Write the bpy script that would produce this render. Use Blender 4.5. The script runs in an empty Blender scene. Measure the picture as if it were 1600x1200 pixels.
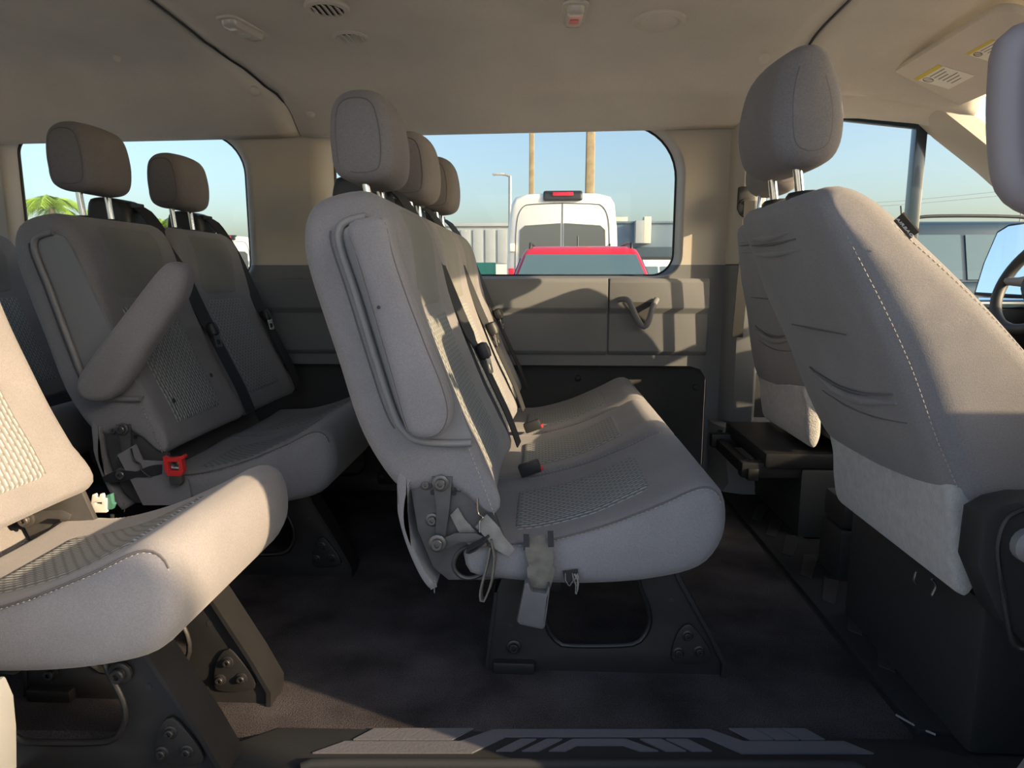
import bpy, bmesh, math, random
from mathutils import Vector, Matrix
random.seed(7)
S = bpy.context.scene
COL = S.collection
# ---------------------------------------------------------------- camera, sky, sun, exposure
F = 1060.0; H = 0.73; YAW = math.radians(-2.5); PIT = math.atan(170 / F)
cam_d = bpy.data.cameras.new('camera'); cam = bpy.data.objects.new('camera', cam_d); COL.objects.link(cam)
cam_d.sensor_width = 36; cam_d.lens = 36 * F / 1600; cam_d.clip_start = 0.02; cam_d.clip_end = 600
cam.location = (0, 0, H); cam.rotation_euler = (math.pi / 2 - PIT, 0, -YAW)
S.camera = cam
S.view_settings.view_transform = 'Standard'; S.view_settings.look = 'None'
S.view_settings.exposure = 1.1; S.view_settings.gamma = 1.0; S.view_settings.use_curve_mapping = False
W = bpy.data.worlds.new('sky'); S.world = W; W.use_nodes = True
nt = W.node_tree; nt.nodes.clear()
wo = nt.nodes.new('ShaderNodeOutputWorld'); bg = nt.nodes.new('ShaderNodeBackground')
sk = nt.nodes.new('ShaderNodeTexSky'); sk.sky_type = 'NISHITA'; sk.sun_disc = False
sk.sun_elevation = math.radians(20); sk.sun_rotation = math.radians(114); sk.dust_density = 3.5; sk.air_density = 1.0; sk.ozone_density = 1.0
nt.links.new(sk.outputs[0], bg.inputs[0]); bg.inputs[1].default_value = 0.23
nt.links.new(bg.outputs[0], wo.inputs[0])
SUN_DIR = Vector((-1.0, 0.45, -0.40)).normalized()
sun_d = bpy.data.lights.new('sun', 'SUN'); sun = bpy.data.objects.new('sun', sun_d); COL.objects.link(sun)
sun_d.energy = 5.5; sun_d.color = (1.0, .74, .46); sun_d.angle = math.radians(0.6)
sun.rotation_euler = SUN_DIR.to_track_quat('-Z', 'Y').to_euler(); sun.location = (20, -12, 8)

# ---------------------------------------------------------------- helpers
def P(px, py, Y=None, Z=None, X=None):
    """a point of the place: picture ray met with a plane of known distance (Y), height (Z) or length (X)"""
    u = (px - 800) / F; v = (py - 600) / F
    cy, sy = math.cos(YAW), math.sin(YAW); cp, sp = math.cos(PIT), math.sin(PIT)
    f = (sy * cp, cy * cp, -sp); r = (cy, -sy, 0); up = (sy * sp, cy * sp, cp)
    d = [f[i] + u * r[i] - v * up[i] for i in range(3)]
    t = Y / d[1] if Y is not None else ((Z - H) / d[2] if Z is not None else X / d[0])
    return Vector((d[0] * t, d[1] * t, H + d[2] * t))
def XZ(pts, Y, dx=0.0):
    return [(p.x + dx, p.z) for p in (P(a, b, Y=Y) for a, b in pts)]

def mesh_obj(name, verts, faces, mat=None, parent=None, smooth=True, sharp=None):
    me = bpy.data.meshes.new(name); me.from_pydata([tuple(v) for v in verts], [], faces)
    return finish(name, me, mat, parent, smooth, sharp)
def finish(name, me, mat, parent, smooth=True, sharp=None):
    bm = bmesh.new(); bm.from_mesh(me); bmesh.ops.recalc_face_normals(bm, faces=bm.faces)
    for f in bm.faces: f.smooth = smooth
    if sharp is not None:
        a = math.radians(sharp)
        for ed in bm.edges:
            if len(ed.link_faces) == 2 and ed.calc_face_angle(0) > a: ed.smooth = False
    bm.to_mesh(me); bm.free()
    o = bpy.data.objects.new(name, me); COL.objects.link(o)
    if mat: me.materials.append(M[mat])
    if parent: o.parent = parent
    return o
def tag(o, label=None, cat=None, group=None, kind=None):
    if label: o['label'] = label
    if cat: o['category'] = cat
    if group: o['group'] = group
    if kind: o['kind'] = kind
    return o
def thing(name, loc, label, cat, group=None):
    o = bpy.data.objects.new(name, None); COL.objects.link(o); o.location = loc; o.empty_display_size = .05
    return tag(o, label, cat, group)
def copy_tree(o, parent=None, mats=None):
    c = o.copy(); COL.objects.link(c); c.parent = parent
    for ch in list(o.children): copy_tree(ch, c)
    return c

def crom(pts, n, closed=True):
    """Catmull-Rom through pts, resampled to n points evenly by length"""
    m = len(pts); dense = []
    segs = m if closed else m - 1
    for i in range(segs):
        if closed: p0, p1, p2, p3 = pts[i - 1], pts[i], pts[(i + 1) % m], pts[(i + 2) % m]
        else: p0, p1, p2, p3 = pts[max(i - 1, 0)], pts[i], pts[i + 1], pts[min(i + 2, m - 1)]
        for k in range(14):
            t = k / 14
            dense.append(tuple(.5 * (2 * b + (c - a) * t + (2 * a - 5 * b + 4 * c - d) * t * t + (3 * b - a - 3 * c + d) * t ** 3)
                               for a, b, c, d in zip(p0, p1, p2, p3)))
    dense.append(tuple(pts[0]) if closed else tuple(pts[-1]))
    L = [0]
    for a, b in zip(dense, dense[1:]): L.append(L[-1] + math.dist(a, b))
    out = []; j = 0; cnt = n if closed else n - 1
    for k in range(n):
        s = L[-1] * k / cnt
        while j < len(L) - 2 and L[j + 1] < s: j += 1
        t = (s - L[j]) / max(L[j + 1] - L[j], 1e-9)
        out.append(tuple(a + (b - a) * t for a, b in zip(dense[j], dense[j + 1])))
    return out
def area2(p): return sum(a[0] * b[1] - b[0] * a[1] for a, b in zip(p, p[1:] + p[:1]))
def ccw(p): return p if area2(p) > 0 else p[::-1]
def normals(p):
    """outward normals of a ccw polygon"""
    out = []
    m = len(p)
    for i in range(m):
        a, b = p[i - 1], p[(i + 1) % m]
        dx, dz = b[0] - a[0], b[1] - a[1]; l = math.hypot(dx, dz) or 1
        out.append((dz / l, -dx / l))
    return out
def rrect(x0, z0, x1, z1, r, n=6):
    if not isinstance(r, (tuple, list)): r = (r,) * 4
    out = []
    for (cx, cz, a, rr) in ((x0, z0, 180, r[0]), (x1, z0, 270, r[1]), (x1, z1, 0, r[2]), (x0, z1, 90, r[3])):
        ox = cx + (rr if a in (180, 90) else -rr); oz = cz + (rr if a in (180, 270) else -rr)
        for k in range(n + 1):
            t = math.radians(a + 90 * k / n); out.append((ox + rr * math.cos(t), oz + rr * math.sin(t)))
    return out
def inset_limits(p, N):
    n = len(p); lim = []
    for i in range(n):
        ox, oz = p[i]; dx, dz = -N[i][0], -N[i][1]; best = 1e9
        for j in range(n):
            if j in (i, (i - 1) % n): continue
            ax, az = p[j]; bx, bz = p[(j + 1) % n]; ex, ez = bx - ax, bz - az
            den = dx * ez - dz * ex
            if abs(den) < 1e-12: continue
            t = ((ax - ox) * ez - (az - oz) * ex) / den; u = ((ax - ox) * dz - (az - oz) * dx) / den
            if t > 1e-5 and -1e-6 <= u <= 1 + 1e-6: best = min(best, t)
        # curvature limit on convex corners
        a, b = p[i - 1], p[(i + 1) % n]
        lim.append(best)
    rad = []
    for i in range(n):
        # circle through neighbours three apart: stay inside its radius on outward corners
        a, b, c = p[i - 3], p[i], p[(i + 3) % n]
        A = ((b[0] - a[0]) * (c[1] - a[1]) - (c[0] - a[0]) * (b[1] - a[1])) / 2
        rad.append(math.dist(a, b) * math.dist(b, c) * math.dist(a, c) / (4 * A) if A > 1e-9 else 1e9)
    def soft(f, g):
        q = [min(f * lim[i], g * rad[i]) for i in range(n)]
        for _ in range(3): q = [min(q[i], .5 * (q[i - 1] + q[(i + 1) % n]) + .003) for i in range(n)]
        for _ in range(4): q = [(q[i - 1] + 2 * q[i] + q[(i + 1) % n]) / 4 for i in range(n)]
        return q
    return soft(.36, .75)
def slab(name, prof, y0, y1, r, mat, parent, n=56, ny=8, nr=4, fn=None, smooth_prof=True, crown=0.0):
    """a padded body: side profile (x,z) carried across y with rounded ends"""
    p = ccw(crom(prof, n) if smooth_prof else list(prof)); n = len(p); N = normals(p)
    lim = inset_limits(p, N)
    for _ in range(10):                                    # pull the end ring back until it no longer crosses itself
        rg = [(x - nx * min(r, lm), z - nz * min(r, lm)) for (x, z), (nx, nz), lm in zip(p, N, lim)]; bad = set()
        for i in range(n):
            a_, b_ = rg[i - 1], rg[i]; c_, d_ = p[i - 1], p[i]
            if (b_[0] - a_[0]) * (d_[0] - c_[0]) + (b_[1] - a_[1]) * (d_[1] - c_[1]) <= .08 * ((d_[0] - c_[0]) ** 2 + (d_[1] - c_[1]) ** 2): bad.add(i)
            for j in range(i + 2, n):
                if i == 0 and j == n - 1: continue
                c2, d2 = rg[j - 1], rg[j]
                o = lambda u, v, w: (v[0] - u[0]) * (w[1] - u[1]) - (v[1] - u[1]) * (w[0] - u[0])
                if o(a_, b_, c2) * o(a_, b_, d2) < 0 and o(c2, d2, a_) * o(c2, d2, b_) < 0: bad |= {i, j}
        if not bad: break
        for i in bad:
            for k in range(-5, 5): lim[(i + k) % n] = min(lim[(i + k) % n], r) * .8
        lim = [(lim[i - 1] + 2 * lim[i] + lim[(i + 1) % n]) / 4 for i in range(n)]
    r_ = min(r, (y1 - y0) * .49); st = []
    for k in range(nr + 1):
        a = math.pi / 2 * k / nr; st.append((r * (1 - math.sin(a)), y0 + r_ * (1 - math.cos(a))))
    for k in range(1, ny): st.append((0, y0 + r_ + (y1 - y0 - 2 * r_) * k / ny))
    for k in range(nr, -1, -1):
        a = math.pi / 2 * k / nr; st.append((r * (1 - math.sin(a)), y1 - r_ * (1 - math.cos(a))))
    bm = bmesh.new(); nrm = {}; V = []
    for ins, y in st:
        for (x, z), (nx, nz), lm in zip(p, N, lim):
            q_ = ins * min(1, lm / r) if r else 0
            v = bm.verts.new((x - nx * q_, y, z - nz * q_)); nrm[v] = (nx, nz); V.append(v)
    for s in range(len(st) - 1):
        for i in range(n):
            j = (i + 1) % n; bm.faces.new((V[s * n + i], V[s * n + j], V[(s + 1) * n + j], V[(s + 1) * n + i]))
    lay = bm.faces.layers.int.new('cap'); last = (len(st) - 1) * n
    caps = [bm.faces.new(V[:n]), bm.faces.new(V[last:])]
    for f in caps: f[lay] = 1
    ring = [(v.co.x, v.co.z) for v in V[:n]]
    if crown or fn:
        x0, x1 = min(q[0] for q in ring), max(q[0] for q in ring); z0, z1 = min(q[1] for q in ring), max(q[1] for q in ring)
        for ax, lo, hi in ((0, x0, x1), (2, z0, z1)):
            cnt = max(2, min(12, int((hi - lo) / .03)))
            for k in range(1, cnt):
                co = [0, 0, 0]; no = [0, 0, 0]; co[ax] = lo + (hi - lo) * k / cnt + .00037; no[ax] = 1
                fs = [f for f in bm.faces if f[lay]]
                g = set(fs)
                for f in fs: g.update(f.edges); g.update(f.verts)
                bmesh.ops.bisect_plane(bm, geom=list(g), plane_co=co, plane_no=no, dist=1e-6)
        for v in bm.verts:
            if v not in nrm:
                d = 1e9; near_n = (0, 0)
                for i in range(n):
                    a, b = ring[i - 1], ring[i]; ex, ez = b[0] - a[0], b[1] - a[1]; t = max(0, min(1, ((v.co.x - a[0]) * ex + (v.co.z - a[1]) * ez) / (ex * ex + ez * ez + 1e-12)))
                    dd = math.hypot(v.co.x - a[0] - ex * t, v.co.z - a[1] - ez * t)
                    if dd < d: d = dd; near_n = (N[i - 1][0] * (1 - t) + N[i][0] * t, N[i - 1][1] * (1 - t) + N[i][1] * t)
                k_ = max(0, 1 - d / .07); nrm[v] = (near_n[0] * k_, near_n[1] * k_); dy = crown * min(1, d / .035) ** .7
                v.co.y += -dy if v.co.y < (y0 + y1) / 2 else dy
    bmesh.ops.triangulate(bm, faces=[f for f in bm.faces if len(f.verts) > 4], ngon_method='BEAUTY')
    if fn:
        for v in bm.verts: v.co = fn(tuple(v.co), *nrm[v])
    bm.faces.layers.int.remove(lay)
    me = bpy.data.meshes.new(name); bm.to_mesh(me); bm.free()
    return finish(name, me, mat, parent)
def nearest(p, q): return min(range(len(p)), key=lambda i: (p[i][0] - q[0]) ** 2 + (p[i][1] - q[1]) ** 2)
def patch(name, prof, qa, qb, y0, y1, off, mat, parent, n=120, ny=8, fn=None, rad=.03):
    """a sewn panel lying on a slab between profile points qa and qb"""
    p = ccw(crom(prof, n)); N = normals(p); a, b = nearest(p, qa), nearest(p, qb)
    path = []; i = a
    while True:
        path.append(i)
        if i == b: break
        i = (i + 1) % n
    if len(path) > n // 2:
        path = []; i = a
        while True:
            path.append(i)
            if i == b: break
            i = (i - 1) % n
    V = []; Fc = []; m = len(path)
    L = [0]
    for s, t in zip(path, path[1:]): L.append(L[-1] + math.dist(p[s], p[t]))
    for k, i in enumerate(path):
        e0 = min(L[k], L[-1] - L[k]); shrink = 0
        if e0 < rad: shrink = rad - math.sqrt(max(rad * rad - (rad - e0) ** 2, 0))
        for s in range(ny + 1):
            t = s / ny; y = y0 + shrink + (y1 - y0 - 2 * shrink) * t
            o = off if (0 < s < ny and 0 < k < m - 1) else -off * .8
            v = (p[i][0] + N[i][0] * o, y, p[i][1] + N[i][1] * o)
            V.append(fn(v, *N[i]) if fn else v)
    for k in range(m - 1):
        for s in range(ny):
            c = k * (ny + 1) + s; Fc.append((c, c + 1, c + ny + 2, c + ny + 1))
    return mesh_obj(name, V, Fc, mat, parent)
def frame_at(t):
    t = Vector(t).normalized(); a = Vector((0, 0, 1)) if abs(t.z) < .9 else Vector((1, 0, 0))
    u = t.cross(a).normalized(); return u, t.cross(u).normalized()
def tube_geo(path, r, n=8, V=None, Fc=None, closed=False, sx=1.0):
    V = [] if V is None else V; Fc = [] if Fc is None else Fc
    path = [Vector(q) for q in path]; m = len(path); base = len(V); pu = None
    for i, q in enumerate(path):
        if closed: t = path[(i + 1) % m] - path[i - 1]
        else: t = path[min(i + 1, m - 1)] - path[max(i - 1, 0)]
        t.normalize()
        if pu is None: u, w = frame_at(t)
        else: u = (pu - t * pu.dot(t)).normalized(); w = t.cross(u)
        pu = u; rr = r[i] if isinstance(r, (list, tuple)) else r
        for k in range(n):
            a = 2 * math.pi * k / n; V.append(q + u * math.cos(a) * rr * sx + w * math.sin(a) * rr)
    for i in range(m if closed else m - 1):
        for k in range(n):
            a, b = base + i * n, base + ((i + 1) % m) * n
            Fc.append((a + k, a + (k + 1) % n, b + (k + 1) % n, b + k))
    if not closed:
        Fc.append(tuple(base + k for k in range(n))); Fc.append(tuple(base + (m - 1) * n + k for k in range(n)))
    return V, Fc
def tube(name, path, r, mat, parent=None, n=8, closed=False, sx=1.0):
    V, Fc = tube_geo(path, r, n, closed=closed, sx=sx); return mesh_obj(name, V, Fc, mat, parent, sharp=60)
def lathe(name, prof, origin, axis, mat, parent=None, n=16, sharp=35):
    """prof: (radius, height along axis)"""
    ax = Vector(axis).normalized(); u, w = frame_at(ax); o = Vector(origin); V = []; Fc = []
    for r, h in prof:
        for k in range(n):
            a = 2 * math.pi * k / n; V.append(o + ax * h + (u * math.cos(a) + w * math.sin(a)) * r)
    for i in range(len(prof) - 1):
        for k in range(n): Fc.append((i * n + k, i * n + (k + 1) % n, (i + 1) * n + (k + 1) % n, (i + 1) * n + k))
    Fc.append(tuple(range(n))); Fc.append(tuple((len(prof) - 1) * n + k for k in range(n)))
    return mesh_obj(name, V, Fc, mat, parent, sharp=sharp)
def bolt(name, origin, axis, r, mat, parent):
    o = lathe(name, [(r * 1.55, 0), (r * 1.55, r * .35), (r * 1.3, r * .5), (r, r * .5), (r, r * 1.1), (r * .85, r * 1.25), (r * .45, r * 1.25), (r * .4, r * .8)], origin, axis, mat, parent, 12)
    return o
def bbox(name, lo, hi, bev, mat, parent=None, seg=2, rot=None, piv=None):
    bm = bmesh.new(); bmesh.ops.create_cube(bm, size=1)
    for v in bm.verts:
        for i in range(3): v.co[i] = (lo[i] + hi[i]) / 2 + v.co[i] * (hi[i] - lo[i])
    if bev: bmesh.ops.bevel(bm, geom=bm.edges[:], offset=bev, segments=seg, affect='EDGES', profile=.6)
    if rot: bmesh.ops.rotate(bm, verts=bm.verts, cent=piv or [(a + b) / 2 for a, b in zip(lo, hi)], matrix=rot)
    me = bpy.data.meshes.new(name); bm.to_mesh(me); bm.free()
    return finish(name, me, mat, parent, sharp=40)
def plate_bm(outer, holes, y, thick, axis='Y'):
    """flat panel in the XZ plane with holes; thickness goes to +y. Also axis Z: (x,y) polygon, thickness to +z"""
    from mathutils.geometry import tessellate_polygon
    bm = bmesh.new(); loops = [outer] + holes; vs = []
    for loop in loops:
        vs += [bm.verts.new((a, y, b) if axis == 'Y' else ((a, b, y) if axis == 'Z' else (y, a, b))) for a, b in loop]
    for tri in tessellate_polygon([[Vector((a, b, 0)) for a, b in loop] for loop in loops]):
        try: bm.faces.new([vs[i] for i in tri])
        except ValueError: pass
    bmesh.ops.recalc_face_normals(bm, faces=bm.faces)
    d = Vector((0, thick, 0) if axis == 'Y' else ((0, 0, thick) if axis == 'Z' else (thick, 0, 0)))
    if thick:
        r = bmesh.ops.extrude_face_region(bm, geom=bm.faces[:])
        bmesh.ops.translate(bm, verts=[g for g in r['geom'] if isinstance(g, bmesh.types.BMVert)], vec=d)
    bmesh.ops.recalc_face_normals(bm, faces=bm.faces)
    return bm
def plate(name, outer, holes, y, thick, mat, parent=None, axis='Y', bev=0.0, sharp=30):
    bm = plate_bm(outer, holes, y, thick, axis)
    if bev:
        ed = [e for e in bm.edges if len(e.link_faces) == 2 and e.calc_face_angle(0) > 1.0]
        bmesh.ops.bevel(bm, geom=ed, offset=bev, segments=2, affect='EDGES', profile=.6)
    me = bpy.data.meshes.new(name); bm.to_mesh(me); bm.free()
    return finish(name, me, mat, parent, sharp=sharp)
def loft(name, rings, mat, parent=None, caps=True, closed=True, sharp=40):
    n = len(rings[0]); V = [v for r in rings for v in r]; Fc = []
    for s in range(len(rings) - 1):
        for i in range(n if closed else n - 1):
            j = (i + 1) % n; Fc.append((s * n + i, s * n + j, (s + 1) * n + j, (s + 1) * n + i))
    if caps and closed: Fc.append(tuple(range(n))); Fc.append(tuple((len(rings) - 1) * n + i for i in range(n)))
    return mesh_obj(name, V, Fc, mat, parent, sharp=sharp)
def ribbon(name, path, wdir, width, th, mat, parent=None):
    """webbing: flat strip along path, width along wdir (a vector or a list of vectors)"""
    path = [Vector(q) for q in path]; rings = []
    for i, q in enumerate(path):
        t = (path[min(i + 1, len(path) - 1)] - path[max(i - 1, 0)]).normalized()
        w = Vector(wdir[i] if isinstance(wdir, list) else wdir); w = (w - t * w.dot(t)).normalized(); nn = t.cross(w)
        h = width[i] / 2 if isinstance(width, list) else width / 2
        rings.append([q + w * h + nn * th / 2, q - w * h + nn * th / 2, q - w * h - nn * th / 2, q + w * h - nn * th / 2])
    return loft(name, rings, mat, parent)
def stitch(name, path, mat, parent, step=.0085, ln=.0052, r=.00062):
    path = [Vector(q) for q in path]; L = [0]
    for a, b in zip(path, path[1:]): L.append(L[-1] + (b - a).length)
    V = []; Fc = []; s = 0; j = 0
    def at(s):
        k = 0
        while k < len(L) - 2 and L[k + 1] < s: k += 1
        return path[k].lerp(path[k + 1], min(max((s - L[k]) / max(L[k + 1] - L[k], 1e-9), 0), 1))
    while s + ln < L[-1]:
        tube_geo([at(s), at(s + ln)], r, 4, V, Fc); s += step
    o = mesh_obj(name, V, Fc, mat, parent); o['kind'] = 'stuff'; return o
def text_obj(name, body, size, mat, parent, matrix, extr=.0004):
    cu = bpy.data.curves.new(name, 'FONT'); cu.body = body; cu.size = size; cu.extrude = extr
    cu.align_x = 'CENTER'; cu.align_y = 'CENTER'
    t = bpy.data.objects.new(name, cu); COL.objects.link(t)
    dg = bpy.context.evaluated_depsgraph_get(); me = bpy.data.meshes.new_from_object(t.evaluated_get(dg))
    bpy.data.objects.remove(t); bpy.data.curves.remove(cu)
    me.transform(matrix); o = bpy.data.objects.new(name, me); COL.objects.link(o); me.materials.clear(); me.materials.append(M[mat])
    if parent: o.parent = parent
    return o

# ---------------------------------------------------------------- materials
M = {}
def nodes(name):
    m = bpy.data.materials.new(name); m.use_nodes = True; M[name] = m
    t = m.node_tree; b = t.nodes['Principled BSDF']; return m, t, b
def mat(name, col, rough=.6, metal=0, var=.0, vscale=20, bump=0, bscale=200, spec=.5, sheen=0, coat=0, emit=None, weave=0):
    m, t, b = nodes(name)
    b.inputs['Base Color'].default_value = (*col, 1); b.inputs['Roughness'].default_value = rough; b.inputs['Metallic'].default_value = metal
    b.inputs['Specular IOR Level'].default_value = spec; b.inputs['Sheen Weight'].default_value = sheen; b.inputs['Coat Weight'].default_value = coat
    if emit: b.inputs['Emission Color'].default_value = (*col, 1); b.inputs['Emission Strength'].default_value = emit
    if var or bump or weave:
        tcn = t.nodes.new('ShaderNodeTexCoord')
    if var:
        n = t.nodes.new('ShaderNodeTexNoise'); n.inputs['Scale'].default_value = vscale; n.inputs['Detail'].default_value = 6
        t.links.new(tcn.outputs['Object'], n.inputs['Vector'])
        r = t.nodes.new('ShaderNodeValToRGB'); t.links.new(n.outputs['Fac'], r.inputs[0])
        r.color_ramp.elements[0].position = .3; r.color_ramp.elements[1].position = .7
        r.color_ramp.elements[0].color = (*[c * (1 - var) for c in col], 1); r.color_ramp.elements[1].color = (*[min(c * (1 + var), 1) for c in col], 1)
        last = r.outputs[0]
        if weave:
            n3 = t.nodes.new('ShaderNodeTexNoise'); n3.inputs['Scale'].default_value = 420; n3.inputs['Detail'].default_value = 2
            t.links.new(tcn.outputs['Object'], n3.inputs['Vector'])
            mr = t.nodes.new('ShaderNodeMapRange'); mr.inputs[1].default_value = .3; mr.inputs[2].default_value = .7
            mr.inputs[3].default_value = 1 - weave; mr.inputs[4].default_value = 1 + weave; t.links.new(n3.outputs['Fac'], mr.inputs[0])
            mx = t.nodes.new('ShaderNodeVectorMath'); mx.operation = 'SCALE'
            t.links.new(last, mx.inputs[0]); t.links.new(mr.outputs[0], mx.inputs['Scale']); last = mx.outputs[0]
        t.links.new(last, b.inputs['Base Color'])
    if bump:
        n2 = t.nodes.new('ShaderNodeTexNoise'); n2.inputs['Scale'].default_value = bscale; n2.inputs['Detail'].default_value = 3
        t.links.new(tcn.outputs['Object'], n2.inputs['Vector'])
        bp = t.nodes.new('ShaderNodeBump'); bp.inputs['Strength'].default_value = bump; bp.inputs['Distance'].default_value = .002
        t.links.new(n2.outputs['Fac'], bp.inputs['Height']); t.links.new(bp.outputs[0], b.inputs['Normal'])
    return m
def ribbed(name, base, light, along=(1, 0, -1)):
    """woven insert: fine ribs (constant in y) with pale stitched dashes"""
    m, t, b = nodes(name); b.inputs['Roughness'].default_value = .85; b.inputs['Specular IOR Level'].default_value = .2
    tcn = t.nodes.new('ShaderNodeTexCoord'); s = t.nodes.new('ShaderNodeSeparateXYZ'); t.links.new(tcn.outputs['Object'], s.inputs[0])
    def math_(op, a, bb=None):
        n = t.nodes.new('ShaderNodeMath'); n.operation = op
        for i, q in enumerate((a, bb)):
            if q is None: continue
            if isinstance(q, (int, float)): n.inputs[i].default_value = q
            else: t.links.new(q, n.inputs[i])
        return n.outputs[0]
    rib = math_('SINE', math_('MULTIPLY', s.outputs['Y'], 2 * math.pi / .0105))
    rows = math_('FLOOR', math_('DIVIDE', s.outputs['Y'], .0105))
    arc = math_('ADD', math_('SUBTRACT', math_('MULTIPLY', s.outputs['X'], along[0]), math_('MULTIPLY', s.outputs['Z'], -along[2])), math_('MULTIPLY', rows, .0085))
    dash = math_('SINE', math_('MULTIPLY', arc, 2 * math.pi / .017))
    f = math_('MULTIPLY', math_('GREATER_THAN', rib, .45), math_('GREATER_THAN', dash, -.55))
    mx = t.nodes.new('ShaderNodeMixRGB'); mx.inputs[1].default_value = (*base, 1); mx.inputs[2].default_value = (*light, 1)
    t.links.new(f, mx.inputs[0]); t.links.new(mx.outputs[0], b.inputs['Base Color'])
    bp = t.nodes.new('ShaderNodeBump'); bp.inputs['Strength'].default_value = .6; bp.inputs['Distance'].default_value = .0015
    t.links.new(rib, bp.inputs['Height']); t.links.new(bp.outputs[0], b.inputs['Normal'])
def glass(name, col, fres=.12):
    m, t, b = nodes(name); t.nodes.remove(b); out = t.nodes['Material Output']
    tr = t.nodes.new('ShaderNodeBsdfTransparent'); tr.inputs[0].default_value = (*col, 1)
    gl = t.nodes.new('ShaderNodeBsdfGlossy'); gl.inputs['Roughness'].default_value = .02
    fr = t.nodes.new('ShaderNodeFresnel'); fr.inputs[0].default_value = 1.35
    mx = t.nodes.new('ShaderNodeMixShader'); ge = t.nodes.new('ShaderNodeNewGeometry'); sb = t.nodes.new('ShaderNodeMath'); sb.operation = 'SUBTRACT'; sb.inputs[0].default_value = 1; t.links.new(ge.outputs['Backfacing'], sb.inputs[1])
    ml = t.nodes.new('ShaderNodeMath'); ml.operation = 'MULTIPLY'; t.links.new(fr.outputs[0], ml.inputs[0]); t.links.new(sb.outputs[0], ml.inputs[1]); t.links.new(ml.outputs[0], mx.inputs[0])
    t.links.new(tr.outputs[0], mx.inputs[1]); t.links.new(gl.outputs[0], mx.inputs[2]); t.links.new(mx.outputs[0], out.inputs[0])

mat('fabric', (.194, .187, .193), .9, var=.07, vscale=9, bump=.25, bscale=700, spec=.15, sheen=.15, weave=.10)
mat('fabric_panel', (.175, .175, .165), .9, var=.06, vscale=9, bump=.2, bscale=800, spec=.15, sheen=.1, weave=.06)
mat('fabric_seam', (.11, .10, .10), .9)
mat('fabric_head', (.165, .155, .157), .9, var=.06, vscale=9, bump=.25, bscale=700, spec=.15, sheen=.1, weave=.10)
ribbed('rib_back', (.185, .19, .188), (.37, .385, .385), (0, 0, 1))
ribbed('rib_seat', (.19, .195, .195), (.38, .395, .395), (1, 0, 0))
mat('thread', (.40, .37, .32), .8)
mat('fleece', (.36, .35, .34), 1, var=.12, vscale=60, bump=.9, bscale=260, spec=.05, sheen=.4)
mat('torn', (.20, .19, .17), .9, var=.25, vscale=40, bump=.4, bscale=300)
mat('black_metal', (.012, .012, .013), .42, var=.15, vscale=30, spec=.4, bump=.08, bscale=500)
mat('grey_metal', (.075, .073, .073), .5, metal=.3, var=.2, vscale=25)
mat('bolt_metal', (.13, .125, .12), .4, metal=.7)
mat('chrome', (.62, .62, .60), .18, metal=1)
mat('webbing', (.016, .017, .020), .75, bump=.3, bscale=900)
mat('webbing_grey', (.13, .12, .10), .8, var=.25, vscale=60, bump=.5, bscale=700)
mat('black_plastic', (.018, .019, .021), .5, bump=.12, bscale=600)
mat('buckle_plastic', (.09, .09, .093), .45, var=.1, vscale=40)
mat('grey_plastic', (.20, .197, .20), .5, bump=.05, bscale=500)
mat('red_plastic', (.62, .03, .03), .4)
mat('white_plastic', (.62, .62, .56), .5)
mat('green_plastic', (.05, .16, .12), .5)
mat('carpet', (.044, .040, .042), 1.0, var=.45, vscale=7, bump=1.0, bscale=420, spec=.05, weave=.45)
mat('mat_rubber', (.016, .017, .018), .75, spec=.25, bump=.15, bscale=300)
mat('tread_grey', (.085, .085, .095), .7, spec=.25, bump=.4, bscale=200)
mat('tread_dark', (.024, .024, .027), .5, bump=.4, bscale=300)
mat('headliner', (.67, .625, .55), .95, var=.05, vscale=5, bump=.15, bscale=800, spec=.1, weave=.05)
mat('trim_tan', (.47, .445, .40), .65, bump=.15, bscale=500, var=.03, vscale=4)
mat('trim_slate', (.15, .158, .168), .6, bump=.15, bscale=600, var=.03, vscale=4)
mat('trim_recess', (.055, .055, .055), .85, bump=.3, bscale=400)
mat('trim_cream', (.52, .49, .42), .6, bump=.1, bscale=500)
mat('trim_mauve', (.23, .205, .215), .55)
mat('seal', (.012, .013, .015), .5)
mat('cab_dark', (.022, .023, .024), .55, bump=.15, bscale=500)
mat('label_white', (.86, .84, .74), .6)
mat('label_yellow', (.70, .55, .05), .6)
mat('label_ink', (.22, .20, .16), .6)
mat('tag_white', (.7, .7, .68), .6)
mat('lens', (.62, .58, .52), .15, spec=.6, coat=.3)
mat('lens_red', (.65, .25, .22), .2)
mat('vent_dark', (.05, .045, .04), .7)
mat('asphalt', (.40, .385, .36), .95, var=.15, vscale=.7, bump=.3, bscale=30)
mat('body_red', (.55, .015, .035), .3, coat=.6)
mat('body_white', (.80, .79, .74), .35, coat=.3)
mat('body_blue', (.022, .045, .065), .3, coat=.6)
mat('body_grey', (.40, .43, .45), .35, coat=.3)
mat('car_glass', (.085, .14, .165), .08, spec=.8)
mat('car_glass_dark', (.10, .115, .125), .12, spec=.6)
mat('tyre', (.02, .02, .02), .8)
mat('car_trim', (.02, .021, .023), .45)
mat('lamp_red', (.62, .02, .05), .3)
mat('wood_pole', (.34, .27, .17), .9, var=.2, vscale=6)
mat('build_grey', (.33, .36, .38), .9, var=.04, vscale=1)
mat('build_blue', (.16, .22, .28), .9)
mat('build_dark', (.06, .09, .12), .9)
mat('build_cream', (.66, .62, .52), .9)
mat('frond', (.22, .36, .05), .6, var=.3, vscale=3)
mat('trunk', (.30, .26, .20), .9, var=.2, vscale=8)
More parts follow.
